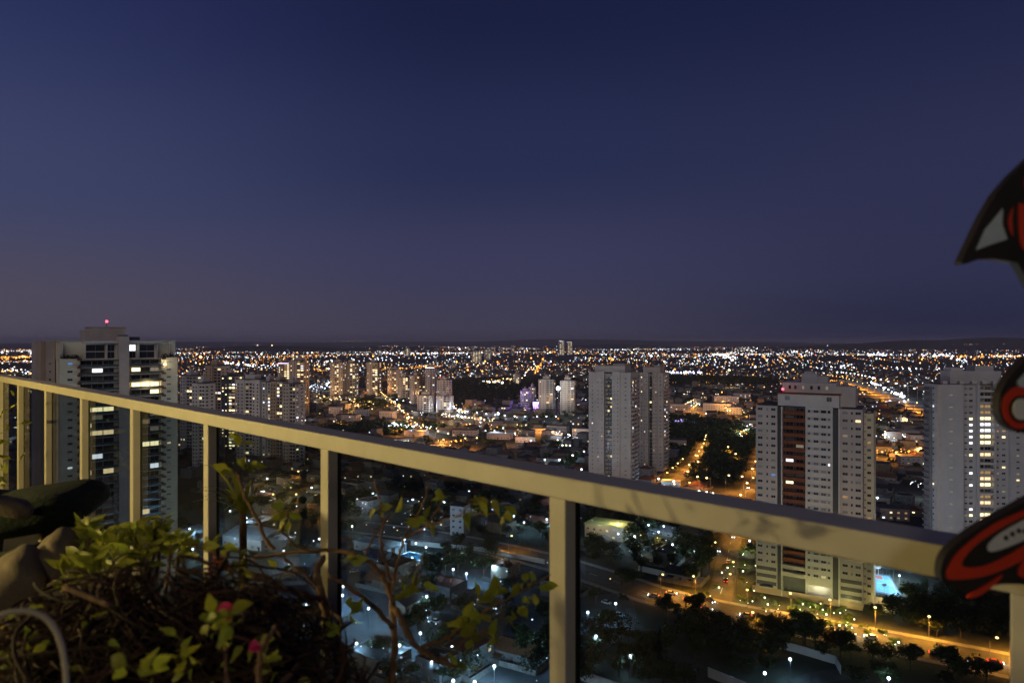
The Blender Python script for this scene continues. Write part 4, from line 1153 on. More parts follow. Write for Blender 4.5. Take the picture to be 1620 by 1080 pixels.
# dark canopy below the avenue and between the nearer houses
pts = []
while len(pts) < 330:
    q = [(900, 1620, 990, 1090), (440, 880, 770, 850), (930, 1120, 800, 900), (560, 880, 880, 1090), (1400, 1620, 880, 1000)][nr.integers(0, 5)]
    x_, y_ = px2g(nr.uniform(q[0], q[1]), nr.uniform(q[2], q[3]))
    if road_dist(x_, y_) < 5 or blocked(x_, y_, 3) or near_lamp(x_, y_, 5) or in_yard(x_, y_) and nr.random() < .75: continue
    pts.append((x_, y_))
clump_mass('tree_canopy', pts, 'dark tree canopy filling the gaps between the nearer houses', 420, (3.5, 7.5), .42)
# street trees and roofs of the farther blocks
pts = []; boxes = []
while len(boxes) < 2600:
    r_ = 560*math.exp(nr.random()*1.75); a = nr.uniform(-.70, .70); x, y = r_*math.sin(a), r_*math.cos(a)
    if y < 560 or in_wood(x, y) or road_dist(x, y) < 7 or blocked(x, y, 9): continue
    if nr.random() < .45: pts.append((x, y))
    else: boxes.append((x, y))
clump_mass('street_trees', pts, 'dark street trees scattered through the far blocks', 34, (3.5, 6.5), 1.6)
grp = [[], [], []]; rf = [[], [], []]; lw = [[], [], []]
for x, y in boxes:
    w_, d, h = nr.uniform(8, 17), nr.uniform(8, 13), nr.choice([3.5, 4, 6.5, 6.5, 9.5, 12.5], p=[.3, .25, .2, .1, .1, .05])
    a = R(-28+14*math.sin(x/300)+nr.choice([0, 90])); c, s = math.cos(a), math.sin(a); z = float(height(x, y))-.5
    P = lambda u, v, t: (x+u*c-v*s, y+u*s+v*c, z+t)
    k = nr.integers(0, 3); W2, D2 = w_/2, d/2
    for q in (((-1,-1),(1,-1)), ((1,-1),(1,1)), ((1,1),(-1,1)), ((-1,1),(-1,-1))):
        (a0, b0), (a1, b1) = q
        grp[k] += [P(a0*W2, b0*D2, 0), P(a1*W2, b1*D2, 0), P(a1*W2, b1*D2, h+.5), P(a0*W2, b0*D2, h+.5)]
    if nr.random() < .42:
        for _ in range(nr.integers(1, 4)):
            u0 = nr.uniform(-.8, .6)*W2; zz_ = nr.choice([1.4, 4.4]) if h > 6 else 1.4
            lw[nr.integers(0, 3)] += [P(u0, -D2-.08, zz_), P(u0+1.8, -D2-.08, zz_), P(u0+1.8, -D2-.08, zz_+1.5), P(u0, -D2-.08, zz_+1.5)]
    k2 = nr.integers(0, 3); rh = 0 if (h > 9 or nr.random() < .4) else d*.22
    e_ = .4
    rf[k2] += [P(-W2-e_, -D2-e_, h+.5), P(W2+e_, -D2-e_, h+.5), P(W2+e_, 0, h+.52+rh), P(-W2-e_, 0, h+.52+rh), P(W2+e_, D2+e_, h+.5), P(-W2-e_, D2+e_, h+.5), P(-W2-e_, 0, h+.52+rh), P(W2+e_, 0, h+.52+rh)]
for k in range(3):
    mass_mesh('far_house_walls', np.array(grp[k]), 4, WALLS[k][1], f'{WALLS[k][0]} walls of the far low houses', 'houses')
    mass_mesh('far_house_roofs', np.array(rf[k]), 4, ROOFS[k][1], f'{ROOFS[k][0]} roofs of the far low houses', 'houses')

for k in range(3): mass_mesh('far_house_windows', np.array(lw[k]), 4, L_win[k], f'{["warm", "white", "yellow"][k]} lit windows of the far low houses', 'windows')
# far lamps: street grids of many districts, each lamp a small glowing octahedron
def vnoise(x, y, sc_, seed):
    g = np.random.default_rng(seed).random((64, 64)); u, v = x/sc_+500, y/sc_+500
    i, j = np.floor(u).astype(int), np.floor(v).astype(int); fu, fv = u-i, v-j; fu = fu*fu*(3-2*fu); fv = fv*fv*(3-2*fv)
    G = lambda a, b_: g[a % 64, b_ % 64]
    return (G(i, j)*(1-fu)+G(i+1, j)*fu)*(1-fv)+(G(i, j+1)*(1-fu)+G(i+1, j+1)*fu)*fv
LX, LY, LC, LR, LZ = [], [], [], [], []
seeds = []
for _ in range(720):
    r_ = 700*math.exp(nr.random()*3.1); a = nr.uniform(-.72, .72); seeds.append((r_*math.sin(a), r_*math.cos(a)))
seeds = np.array(seeds)
for si, (sx, sy) in enumerate(seeds):
    dist = math.hypot(sx, sy); ext = 260+dist*.13; ang = nr.uniform(0, 1.57)
    step = 26+dist*.003; row = 44+dist*.008+nr.uniform(0, 30)
    n1, n2 = int(ext/step), int(ext/row)
    uu, vv = np.meshgrid(np.arange(-n1, n1+1)*step, np.arange(-n2, n2+1)*row)
    uu = uu.ravel()+nr.normal(0, 4, uu.size); vv = vv.ravel()+nr.normal(0, 3, vv.size)
    x = sx+uu*math.cos(ang)-vv*math.sin(ang); y = sy+uu*math.sin(ang)+vv*math.cos(ang)
    d2 = (x[:, None]-seeds[None, :, 0])**2+(y[:, None]-seeds[None, :, 1])**2
    own = d2.argmin(1) == si
    x, y = x[own], y[own]
    hue = nr.random()
    LX.append(x); LY.append(y); LC.append(np.full(x.size, hue)); 
x = np.concatenate(LX); y = np.concatenate(LY); hue = np.concatenate(LC)
r_ = np.hypot(x, y); az = np.arctan2(x, y)
keep = (y > 640) & (np.abs(az) < .71) & (r_ < 15000)
dens = np.clip(.25+1.15*vnoise(x, y, 700, 3), 0, 1)*np.clip(vnoise(x, y, 260, 4)*2.6-.6, .05, 1)
dens = np.clip(dens*np.where(r_ < 4500, 1.5, 1.0), np.where(r_ < 2500, .2, .05), 1)
hm = height(x, y); base = sum(mh*np.exp(-((x-mx)/sx)**2-((y-my)/sy)**2) for mx, my, mh, sx, sy in MOUNDS)
dens = np.where(base > 9, .02, dens); dens = dens*(1-.62*sstep(4500, 8500, r_))
rmax = 8200+5200*vnoise(az*900, az*0, 60, 9)+1500*vnoise(az*900, az*0, 17, 10)
dens *= np.where(r_ > rmax-2500, np.clip(1-(r_-rmax+2500)/3200, 0, 1), 1)
keep &= nr.random(x.size) < dens
wood = np.array([in_wood(a, c) for a, c in zip(x, y)]); keep &= ~wood | (nr.random(x.size) < .02)
hw = [q for q in ROADS if q[2] == 'highway'][0][0]
keep &= np.min(np.hypot(x[:, None]-hw[None, :, 0], y[:, None]-hw[None, :, 1]), axis=1) > 48
x, y, hue = x[keep], y[keep], hue[keep]
PAL = np.array([(1, .34, .045), (1, .43, .085), (1, .64, .26), (1, .93, .8), (.78, .88, 1), (.66, .76, 1), (.7, 1, .85), (1, .1, .06), (.45, .3, 1)])
def pick(h):
    q = nr.random()
    if q < .02: return 6
    if q < .028: return 7
    if q < .034: return 8
    orange = .80 if h < .38 else (.5 if h < .65 else .25)
    if nr.random() < orange: return nr.choice([0, 1, 2], p=[.4, .35, .25])
    return nr.choice([3, 4, 5], p=[.3, .4, .3])
ci = np.array([pick(h) for h in hue])
zz = nr.uniform(5, 9, x.size); st = .62*np.exp(nr.normal(0, .8, x.size)); big = nr.random(x.size) < .06; st[big] *= 3
szf = np.exp(nr.normal(-.10, .33, x.size)); szf[big] *= 1.5
# bright clusters: forecourts, flood-lit lots, lit avenues far off; traced onto the ground
def cluster(px, py, n_, sx, sy, pal, k=2.0, size=1.0):
    global x, y, ci, zz, st, szf
    p = nr.normal(px, sx, n_); q = np.maximum(nr.normal(py, sy, n_), 548.5)
    Y = (CAMZ-8)*F/(q-540); X = (p-810)/F*Y
    x = np.concatenate([x, X]); y = np.concatenate([y, Y]); ci = np.concatenate([ci, nr.choice(pal, n_)])
    zz = np.concatenate([zz, np.full(n_, 8.0)]); st = np.concatenate([st, k*.62*np.exp(nr.normal(0, .7, n_))]); szf = np.concatenate([szf, size*np.exp(nr.normal(0, .3, n_))])
def strip(pts, n_, jit, pal, k=2.0, size=1.0):
    for a, c in zip(pts, pts[1:]):
        t = nr.random(n_)
        for tt in t: cluster(a[0]+(c[0]-a[0])*tt, a[1]+(c[1]-a[1])*tt, 1, jit, jit*.5, pal, k, size)
O_, W_, V_ = [0, 1], [3, 4, 4, 5], [8, 5]
strip([(1200, 552), (1175, 553), (1150, 557), (1125, 562)], 30, 3, [2, 3, 3, 4], 3.2, 1.1)
strip([(1135, 558), (1145, 562), (1165, 568)], 34, 2.5, [3, 3, 4], 3.5, 1.1)
strip([(940, 553), (1030, 553), (1120, 553)], 46, 1.6, W_, 1.8)
strip([(1050, 583), (1080, 585), (1110, 582)], 26, 3, [3, 4, 5, 5, 8], 3.0, 1.2)
strip([(970, 555), (1060, 562), (1130, 566)], 40, 4, W_, 1.6)
strip([(1230, 555), (1300, 556), (1380, 558), (1460, 557), (1510, 558)], 24, 2.2, W_, 2.6, 1.2)
strip([(1375, 560), (1392, 556), (1400, 559)], 16, 2, [4, 5], 4, 1.4)
strip([(1485, 557), (1505, 560)], 14, 1.5, [4, 5], 4, 1.3); strip([(1505, 568), (1530, 571)], 12, 1.5, [4, 5], 4, 1.2)
strip([(1290, 575), (1360, 574), (1440, 577), (1540, 577)], 10, 1.4, [4, 4, 5], 3.0, 1.1)
strip([(1570, 560), (1618, 564)], 30, 4, [0, 1, 3], 3.2, 1.3)
strip([(846, 590), (852, 575), (860, 563)], 24, 1.6, O_, 3.0, 1.0); strip([(832, 588), (842, 578)], 12, 2, [2, 3], 3)
strip([(0, 557), (40, 556), (62, 558)], 46, 2, W_+[3, 2], 2.6); strip([(0, 564), (62, 562)], 60, 2.6, O_, 2.2, 1.1); strip([(0, 553), (62, 552)], 26, 1.2, O_, 1.8); strip([(0, 588), (30, 585), (60, 592)], 20, 4, [4, 3, 1], 2.4)
strip([(285, 560), (340, 558)], 16, 2, W_, 2.4); strip([(340, 572), (400, 576), (450, 574)], 26, 2, W_, 3.2, 1.1); strip([(360, 562), (440, 566)], 20, 4, W_, 2)
strip([(358, 588), (376, 586)], 10, 1, [2], 2.5)
strip([(485, 612), (510, 612), (525, 605)], 16, 4, [4, 5, 4], 2.5); strip([(500, 580), (515, 588)], 16, 4, O_, 2.0); strip([(490, 572), (560, 569), (640, 563), (730, 566)], 26, 3, W_, 2.2)
strip([(600, 552), (700, 550), (760, 550), (850, 553)], 34, 2, O_+W_, 1.7); strip([(590, 556), (660, 558), (720, 560), (790, 562)], 30, 3, W_, 2.2)
strip([(600, 580), (660, 576), (690, 572)], 30, 4, O_, 1.9); strip([(770, 612), (800, 604), (825, 600)], 22, 3, [1, 1, 2, 3], 2.6); strip([(760, 609), (800, 611)], 16, 1.5, [3, 4], 3.2, 1.2)
strip([(700, 655), (740, 661), (785, 664)], 26, 2.5, [3, 4, 4, 2], 3.0, 1.2); strip([(712, 640), (725, 650), (735, 652)], 16, 3, [3, 1, 4], 3, 1.1); strip([(615, 636), (640, 655), (655, 672)], 16, 4, [0, 1, 3], 3, 1.1)
strip([(500, 628), (540, 630), (580, 640)], 18, 4, [2, 3, 2, 1], 2.2); strip([(545, 640), (590, 644)], 12, 3, [2, 2, 1], 2.6)
strip([(470, 655), (475, 665)], 10, 3, [3, 1, 4], 3, 1.2); strip([(620, 672), (640, 672), (690, 676)], 16, 4, [4, 5, 3], 3.4, 1.3); strip([(735, 670), (800, 680), (830, 690)], 14, 6, [3, 4, 1], 2.4)
strip([(880, 684), (905, 690)], 10, 3, [3, 4], 3.2, 1.3); strip([(690, 698), (740, 696)], 12, 2, O_, 2.6, 1.1)
strip([(1140, 632), (1150, 645), (1155, 648)], 14, 2.5, [0, 1, 3], 2.5); strip([(1170, 690), (1190, 672)], 22, 4, [1, 2, 4, 3], 2.6); strip([(1085, 640), (1105, 636)], 10, 4, [4, 5, 3], 2.6, 1.2); strip([(1066, 665), (1078, 665)], 8, 1.5, [8], 2.5, 1.0)
strip([(1375, 603), (1420, 622), (1430, 628)], 20, 2, [4, 5, 4], 4, 1.4); strip([(1390, 636), (1440, 634)], 12, 1.5, [4, 5, 7], 3); strip([(1385, 690), (1440, 690)], 14, 3, [3, 4, 2], 2.4, 1.2); strip([(1385, 715), (1455, 712)], 26, 4, O_, 2.0, 1.1)
strip([(1390, 662), (1440, 668)], 12, 6, [1, 2, 4], 2.2); strip([(1440, 760), (1462, 770)], 10, 4, [4, 3], 2.4)
strip([(310, 549), (333, 549)], 12, .8, [2, 3], 1.6, .8); strip([(418, 546), (455, 545.5)], 16, .6, [3, 4], 2.4, .8)
cluster(680, 930, 80, 130, 90, [4, 5, 4], 2.2, .75); cluster(440, 770, 34, 50, 18, [4, 3, 2], 2.0, .8); cluster(1010, 850, 26, 50, 22, [4, 5, 2], 2.0, .75); cluster(640, 800, 40, 110, 22, [4, 5, 2], 2.0, .75)
def octas(x, y, ci, zz, st, szf, name, label):
    r_ = np.hypot(x, y)
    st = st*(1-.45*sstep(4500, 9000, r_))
    rr = np.maximum(.40, r_*.00072*(1-.28*np.clip((r_-3500)/7000, 0, 1)))*szf
    z = height(x, y)+zz; N = x.size
    c = np.stack([x, y, z], 1)
    dirs = np.array([(1, 0, 0), (0, 1, 0), (-1, 0, 0), (0, -1, 0), (0, 0, 1), (0, 0, -1)], float)
    V = (c[:, None, :]+dirs[None]*rr[:, None, None]).reshape(-1, 3)
    fidx = np.array([(0, 1, 4), (1, 2, 4), (2, 3, 4), (3, 0, 4), (1, 0, 5), (2, 1, 5), (3, 2, 5), (0, 3, 5)])
    Fc = (np.arange(N)[:, None, None]*6+fidx[None]).reshape(-1)
    me = bpy.data.meshes.new(name); me.vertices.add(N*6); me.vertices.foreach_set('co', V.astype(np.float32).ravel())
    me.loops.add(N*24); me.loops.foreach_set('vertex_index', Fc.astype(np.int32))
    me.polygons.add(N*8); me.polygons.foreach_set('loop_start', np.arange(0, N*24, 3, dtype=np.int32)); me.polygons.foreach_set('loop_total', np.full(N*8, 3, dtype=np.int32))
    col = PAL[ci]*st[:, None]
    at_ = me.attributes.new('lamp_colour', 'FLOAT_COLOR', 'POINT')
    cc = np.ones((N, 6, 4), np.float32); cc[..., :3] = col[:, None, :]; at_.data.foreach_set('color', cc.ravel())
    m = emit('far_lamps', (1, 1, 1), 1.9); n_, l_ = m.node_tree.nodes, m.node_tree.links
    if not any(q.type == 'ATTRIBUTE' for q in n_):
        an = n_.new('ShaderNodeAttribute'); an.attribute_name = 'lamp_colour'
        e_ = [q for q in n_ if q.type == 'EMISSION'][0]; l_.new(an.outputs['Color'], e_.inputs[0])
    me.materials.append(m); me.update(calc_edges=True)
    o = link(name, me); tag(o, label, 'city lights', kind='stuff'); return o
print('far lamps', x.size, 'near lamps', len(LAMPS), 'lights', NL, 'houses', nh, 'trees', nt_)
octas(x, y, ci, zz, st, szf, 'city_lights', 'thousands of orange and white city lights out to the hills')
# part of the farther lamps also lights the ground round it
idx = np.where((np.hypot(x, y) < 2300) & (szf > .8))[0]; nr.shuffle(idx)
for i in idx[:330]:
    lamp((x[i], y[i]-1, float(height(x[i], y[i]))+zz[i]+1.5), tuple(PAL[ci[i]]), (8000 if ci[i] < 3 else 2600)*(1+math.hypot(x[i], y[i])/900), .8)
# lights on the far ridge
hx, hy = [], []
for px, py, n_, sx in [(1370, 534.5, 36, 28), (1290, 539, 10, 10), (1108, 538.5, 3, 3), (1143, 537.5, 2, 1), (545, 540, 14, 18), (395, 546, 5, 20), (570, 537, 8, 10), (1520, 551, 8, 12), (1582, 551, 2, 1)]:
    for _ in range(n_):
        p = nr.normal(px, sx)
        for rr_ in np.geomspace(9000, 24000, 60):
            X = (p-810)/F*rr_
            if float(height(X, rr_)) > CAMZ-(py-540)/F*rr_: break
        hx.append(X); hy.append(rr_-80)
hx, hy = np.array(hx), np.array(hy)
octas(hx, hy, nr.choice([0, 1, 2, 3], hx.size), np.full(hx.size, 14.), np.full(hx.size, 1.0), np.full(hx.size, .8), 'ridge_lights', 'thin row of orange lights on the far hills')
# ------------------------------------------------------------------ the balcony
TH = math.atan2(1114, F)
DX, DY = math.sin(TH), -math.cos(TH)         # along the rail, to the right
NX, NY = math.cos(TH), math.sin(TH)          # outwards
FLOOR = CAMZ-1.46
D0 = 1.2
RZ = math.atan2(DY, DX)
def bal(s, y, z=0.0):                        # balcony frame -> world (s along the rail, y outwards from the camera, z above the floor)
    return Vector((DX*s+NX*y, DY*s+NY*y, FLOOR+z))
def s_of_px(px):
    Z = F*D0/math.cos(TH)/(px+304.0); return (D0*math.sin(TH)-Z)/math.cos(TH)
M_tile = mat('floor_stone', (.045, .04, .035), rough=.6, var=.3, scale=3)
M_facade = mat('facade_render', (.04, .035, .032), rough=.9, var=.2, scale=1)
M_wood = mat('slat_wood', (.16, .075, .035), rough=.6, var=.4, scale=4, stretch=(1, 1, 14))
b = MB(); b.box(-14, 6, -2.7, D0+.16, -.35, 0); tag(b.build('balcony_floor', M_tile, loc=(0, 0, FLOOR), rz=RZ), kind='structure')
# wall of the flat behind the camera: rendered wall with a slatted timber screen
o = tag(MB().build('balcony_wall', M_facade, loc=(0, 0, FLOOR), rz=RZ), kind='structure')
b = MB(); b.box(-16, 8, -3.0, -2.7, -3, 16)
o.data = b.mesh('balcony_wall', M_facade)
sl = MB(); sl.box(0, 3.4, 0, .035, 0, .075); sl = sl.mesh('slat', M_wood)
for i in range(26): link('slat', sl, o, (-5.9, -2.7, .25+i*.105))
b = MB(); b.box(-6.0, -5.9, -2.7, -2.62, 0, 3.1); b.build('screen_post', M_darkstrip, o); b = MB(); b.box(-2.5, -2.4, -2.7, -2.62, 0, 3.1); b.build('screen_post', M_darkstrip, o)

M_alu = mat('rail_paint', (.66, .60, .50), rough=.42, var=.13, scale=7, spec=.4)
M_gasket = mat('gasket_rubber', (.012, .012, .012), rough=.6)
def glassmat():
    m = bpy.data.materials.new('balustrade_glass'); m.use_nodes = True
    n, l = m.node_tree.nodes, m.node_tree.links; n.clear()
    o_ = n.new('ShaderNodeOutputMaterial'); t = n.new('ShaderNodeBsdfTransparent'); g = n.new('ShaderNodeBsdfGlossy'); mx = n.new('ShaderNodeMixShader'); f = n.new('ShaderNodeFresnel')
    t.inputs[0].default_value = (.63, .68, .69, 1); g.inputs['Roughness'].default_value = .012; f.inputs[0].default_value = 1.5
    ge = n.new('ShaderNodeNewGeometry'); iv = n.new('ShaderNodeMath'); iv.operation = 'SUBTRACT'; iv.inputs[0].default_value = 1.0; mu = n.new('ShaderNodeMath'); mu.operation = 'MULTIPLY'
    l.new(ge.outputs['Backfacing'], iv.inputs[1]); l.new(iv.outputs[0], mu.inputs[0]); l.new(f.outputs[0], mu.inputs[1])
    l.new(mu.outputs[0], mx.inputs[0]); l.new(t.outputs[0], mx.inputs[1]); l.new(g.outputs[0], mx.inputs[2]); l.new(mx.outputs[0], o_.inputs[0])
    return m
M_bglass = glassmat()
rail = empty('balcony_railing', bal(0, D0), RZ, 'beige metal balcony railing with glass panes, lit warm from the terrace', 'railing')
HT = 1.46-.31; HB = HT-.0515
def bevel(o, w_=.004):
    md = o.modifiers.new('edge', 'BEVEL'); md.width = w_; md.segments = 2; return o
b = MB(); b.box(-10, 1.2, 0, .095, HB, HT); bevel(b.build('top_rail', M_alu, rail))
S = [s_of_px(p) for p in (867, 505, 320, 204, 125, 69, 26, -5)]+[s_of_px(-32), s_of_px(-52), s_of_px(-70)]
S = [s_of_px(1597)]+S
S.sort(reverse=True)
for s in S:
    b = MB(); b.box(s, s+.049, .004, .052, .0, HB); bevel(b.build('post', M_alu, rail), .003)
    b = MB(); b.box(s+.049, s+.055, .040, .051, .1, HB); b.build('gasket', M_gasket, rail)
    b = MB(); b.box(s-.02, s+.07, -.03, .08, 0, .012); b.build('foot_plate', M_alu, rail)
for s1, s0 in zip(S, S[1:]):
    b = MB(); b.box(s0+.047, s1+.002, .042, .050, .09, HB+.01); b.build('glass_pane', M_bglass, rail)
b = MB(); b.box(S[0]+.047, 1.2, .042, .050, .09, HB+.01); b.build('glass_pane', M_bglass, rail)
b = MB(); b.box(-10, 1.2, .008, .056, .05, .1); b.build('bottom_rail', M_alu, rail)

# terrace lamps (the photograph shows their warm light on the rail and leaves)
lamp(bal(-3.0, -1.0, 1.24), (1.0, .78, .30), 112, .035, name='terrace_lamp')
lamp(bal(-6.4, -1.1, 1.6), (1.0, .76, .23), 185, .05, name='terrace_lamp')
lamp(bal(1.15, -1.8, 2.2), (1.0, .90, .74), 40, .15, name='terrace_lamp')

# ------------------------------------------------------------------ foreground plants
def leaf_mesh(name, m, w_=.55, fold=.18, curl=.25, n_=5):
    b = MB(); L_, Rr = [], []
    for i in range(n_+1):
        t = i/n_; wd = w_*math.sin(math.pi*min(1, t**.8*.97+.02))*(1-.25*t); z = -curl*t*t
        L_.append((-wd/2, t, z+fold*wd)); Rr.append((wd/2, t, z+fold*wd)); b.v += [(-wd/2, t, z+fold*wd), (0, t, z), (wd/2, t, z+fold*wd)]
    for i in range(n_):
        a = i*3
        b.f += [(a, a+1, a+4, a+3), (a+1, a+2, a+5, a+4)]; b.m += [0, 0]
    b.tube([(0, -.35, .04), (0, -.1, .01), (0, .05, -.005)], .018, 4)
    return b.mesh(name, m, True)
M_lb = leafmat('bougainvillea_leaf', (.36, .38, .04), trans=.35, objvar=.3, scale=6)
M_ls = leafmat('shrub_leaf', (.40, .42, .05), trans=.3, objvar=.3, scale=6)
M_pink = leafmat('bract_pink', (.55, .03, .12), trans=.4, objvar=.3, scale=8)
M_red = leafmat('bract_red', (.45, .05, .04), trans=.4, objvar=.3, scale=8)
M_twig = mat('vine_bark', (.27, .155, .075), rough=.85, var=.5, scale=60, bump=.5)
M_twigd = mat('dark_twig', (.085, .045, .024), rough=.8, var=.5, scale=50, bump=.5, objvar=.35)
LB = [leaf_mesh('leaf', M_lb, .62, .2, .3), leaf_mesh('leaf', M_lb, .5, .3, .5), leaf_mesh('leaf', M_lb, .7, .12, .15)]
LS = [leaf_mesh('leaf', M_ls, .42, .15, .1), leaf_mesh('leaf', M_ls, .5, .2, .3), leaf_mesh('leaf', M_ls, .36, .25, .2)]
LP = [leaf_mesh('bract', M_pink, .75, .15, .3)]; LR_ = [leaf_mesh('bract', M_red, .7, .2, .3)]
fr = random.Random(42)
def put_leaf(parent, p, size, meshes, up=.3, name='leaf', toward=None):
    d = Vector((fr.gauss(0, 1), fr.gauss(0, 1)*.8, fr.gauss(0, .8)+up)) if toward is None else Vector(toward)
    d.normalize(); nrm = Vector((fr.gauss(0, .5), -1+fr.gauss(0, .5), .6+fr.gauss(0, .4))); nrm = (nrm-d*nrm.dot(d)).normalized(); x_ = d.cross(nrm)
    Mx = Matrix((x_, d, nrm)).transposed().to_4x4(); Mx.translation = p
    o = link(name, fr.choice(meshes), parent); o.matrix_basis = Matrix.Translation(-parent.location) @ Mx @ Matrix.Scale(size, 4)
    return o
def spline(P, k=5):
    P = [Vector(p) for p in P]; o = []
    for i in range(len(P)-1):
        p0, p1, p2, p3 = P[max(i-1, 0)], P[i], P[i+1], P[min(i+2, len(P)-1)]
        for j in range(k):
            t = j/k; o.append(.5*((2*p1)+(p2-p0)*t+(2*p0-5*p1+4*p2-p3)*t*t+(3*p1-p0-3*p2+p3)*t**3))
    return o+[P[-1]]
bou = empty('bougainvillea', bal(-1.2, .55), 0, 'thorny bougainvillea with bare branches and few yellow green leaves before the glass', 'plant')
def branch(pts, r0, r1, name='branch'):
    Q = [at(*p) for p in pts]; L_ = spline(Q, 5); k = len(L_)
    L_ = [p+Vector((fr.gauss(0, .0012), fr.gauss(0, .0012), fr.gauss(0, .0012))) for p in L_]
    rad_ = [(r0+(r1-r0)*i/(k-1))*.8*fr.uniform(.82, 1.2) for i in range(k)]
    b = MB(); b.tube([p-bou.location for p in L_], rad_, 7)
    for i in range(2, k-1, 4):
        q = L_[i]-bou.location; d = Vector((fr.gauss(0, 1), fr.gauss(0, .5), fr.gauss(0, 1))).normalized()
        b.tube([q, q+d*fr.uniform(.008, .022)], [.0022, .0006], 4)
    b.build(name, M_twig, bou, True)
BR = [([(626, 1300, 1.30), (622, 1080, 1.30), (624, 1010, 1.31), (619, 945, 1.33), (600, 905, 1.35), (575, 884, 1.36), (540, 872, 1.38), (470, 873, 1.40), (400, 882, 1.42)], .0095, .004),
      ([(434, 870, 1.41), (418, 848, 1.42), (409, 824, 1.44), (392, 793, 1.45), (380, 765, 1.46), (374, 745, 1.46)], .0058, .003),
      ([(500, 876, 1.39), (463, 858, 1.38), (447, 838, 1.37), (453, 818, 1.36), (455, 806, 1.36)], .004, .0022),
      ([(620, 990, 1.31), (596, 962, 1.28), (561, 935, 1.26), (520, 908, 1.25)], .0062, .0042),
      ([(622, 955, 1.32), (638, 985, 1.28), (655, 1018, 1.25), (690, 1042, 1.22), (724, 1054, 1.20)], .008, .0052),
      ([(620, 925, 1.34), (612, 898, 1.36), (603, 862, 1.38), (604, 815, 1.40), (591, 758, 1.42)], .0042, .002),
      ([(620, 940, 1.33), (627, 900, 1.34), (638, 853, 1.35), (664, 806, 1.36), (680, 760, 1.38)], .0036, .0016),
      ([(668, 1022, 1.24), (700, 1012, 1.24), (718, 999, 1.24), (740, 985, 1.25), (775, 960, 1.27), (820, 938, 1.30), (872, 907, 1.32)], .005, .0016),
      ([(700, 1046, 1.21), (720, 1028, 1.22), (740, 1008, 1.23), (780, 995, 1.24)], .0034, .002),
      ([(505, 1300, 1.22), (540, 1080, 1.22), (528, 1010, 1.24), (512, 955, 1.28), (502, 905, 1.32), (512, 880, 1.36)], .016, .007),
      ([(508, 948, 1.27), (465, 934, 1.22), (430, 920, 1.2), (400, 910, 1.18)], .0078, .0055),
      ([(505, 930, 1.3), (480, 905, 1.3), (462, 892, 1.3), (446, 878, 1.3)], .004, .0025),
      ([(520, 1000, 1.2), (480, 1040, 1.1), (440, 1090, 1.0)], .007, .006),
      ([(430, 920, 1.18), (405, 930, 1.15), (395, 960, 1.1), (384, 985, 1.05)], .003, .0018),
      ([(400, 882, 1.42), (370, 872, 1.38), (340, 868, 1.34), (300, 862, 1.3)], .0034, .002),
      ([(355, 1180, .85), (355, 1080, .86), (356, 1030, .88), (352, 1000, .9)], .003, .002),
      ([(425, 1180, .9), (410, 1060, .9), (420, 1020, .92), (436, 990, .95)], .006, .004),
      ([(575, 884, 1.36), (590, 850, 1.36), (600, 835, 1.36), (618, 812, 1.37)], .003, .0016),
      ([(619, 945, 1.33), (652, 925, 1.32), (662, 900, 1.32), (668, 880, 1.32)], .003, .0015)]
BR += [([(640, 852, 1.35), (676, 832, 1.30), (722, 818, 1.26), (770, 812, 1.24), (812, 816, 1.23)], .0024, .0011), ([(722, 818, 1.26), (742, 800, 1.25), (768, 786, 1.24)], .0016, .0009), ([(676, 832, 1.3), (690, 808, 1.28), (700, 790, 1.27)], .0016, .0009)]  # twigs added to throw leaf shadows on the rail; last leaf clusters dress them
for i, (pts, r0, r1) in enumerate(BR): branch(pts, r0, r1, 'stem' if i in (0, 9) else 'branch')
LEAVES = [(455, 808, 1.36, 5, 16), (445, 815, 1.36, 3, 10), (390, 735, 1.46, 7, 16), (353, 742, 1.45, 3, 10), (380, 700, 1.48, 3, 10), (548, 888, 1.36, 2, 6), (438, 898, 1.36, 2, 8), (650, 915, 1.32, 5, 16), (677, 828, 1.36, 5, 12),
          (603, 812, 1.4, 4, 12), (735, 985, 1.24, 8, 18), (770, 1000, 1.24, 8, 22), (775, 935, 1.26, 7, 20), (800, 975, 1.26, 5, 20), (835, 925, 1.3, 8, 18), (845, 945, 1.3, 4, 14), (722, 1052, 1.2, 3, 8), (512, 992, 1.15, 4, 12), (548, 968, 1.18, 4, 12),
          (632, 945, 1.3, 2, 6), (420, 1050, .95, 5, 16), (310, 870, 1.3, 6, 16), (375, 890, 1.3, 6, 18), (395, 905, 1.25, 4, 14), (335, 862, 1.3, 4, 14), (240, 1050, .85, 5, 22), (290, 1035, .9, 6, 20), (215, 1065, .8, 4, 18), (400, 1030, .95, 4, 14),
          (353, 985, .88, 4, 14), (345, 968, .9, 3, 12), (360, 1010, .88, 3, 12), (628, 1075, 1.28, 3, 10), (330, 1000, .9, 3, 10), (770, 790, 1.24, 4, 9), (742, 812, 1.25, 3, 8), (808, 816, 1.23, 3, 8), (700, 792, 1.27, 2, 6)]
for px, py, Z, n_, sp in LEAVES:
    for _ in range(n_):
        put_leaf(bou, at(px+fr.gauss(0, sp*.75), py+fr.gauss(0, sp*.7), Z+fr.gauss(0, .025)), fr.uniform(.020, .036)*(.85 if Z < 1 else 1), LB, .15)
for px, py, Z in ((367, 956, .92), (362, 962, .92), (396, 1016, .92), (399, 1024, .92)): put_leaf(bou, at(px, py, Z), .022, LP, .2, 'bract')
for px, py, Z in ((345, 884, 1.28), (350, 878, 1.28), (340, 893, 1.28)): put_leaf(bou, at(px, py, Z), .034, LR_, .3, 'bract')

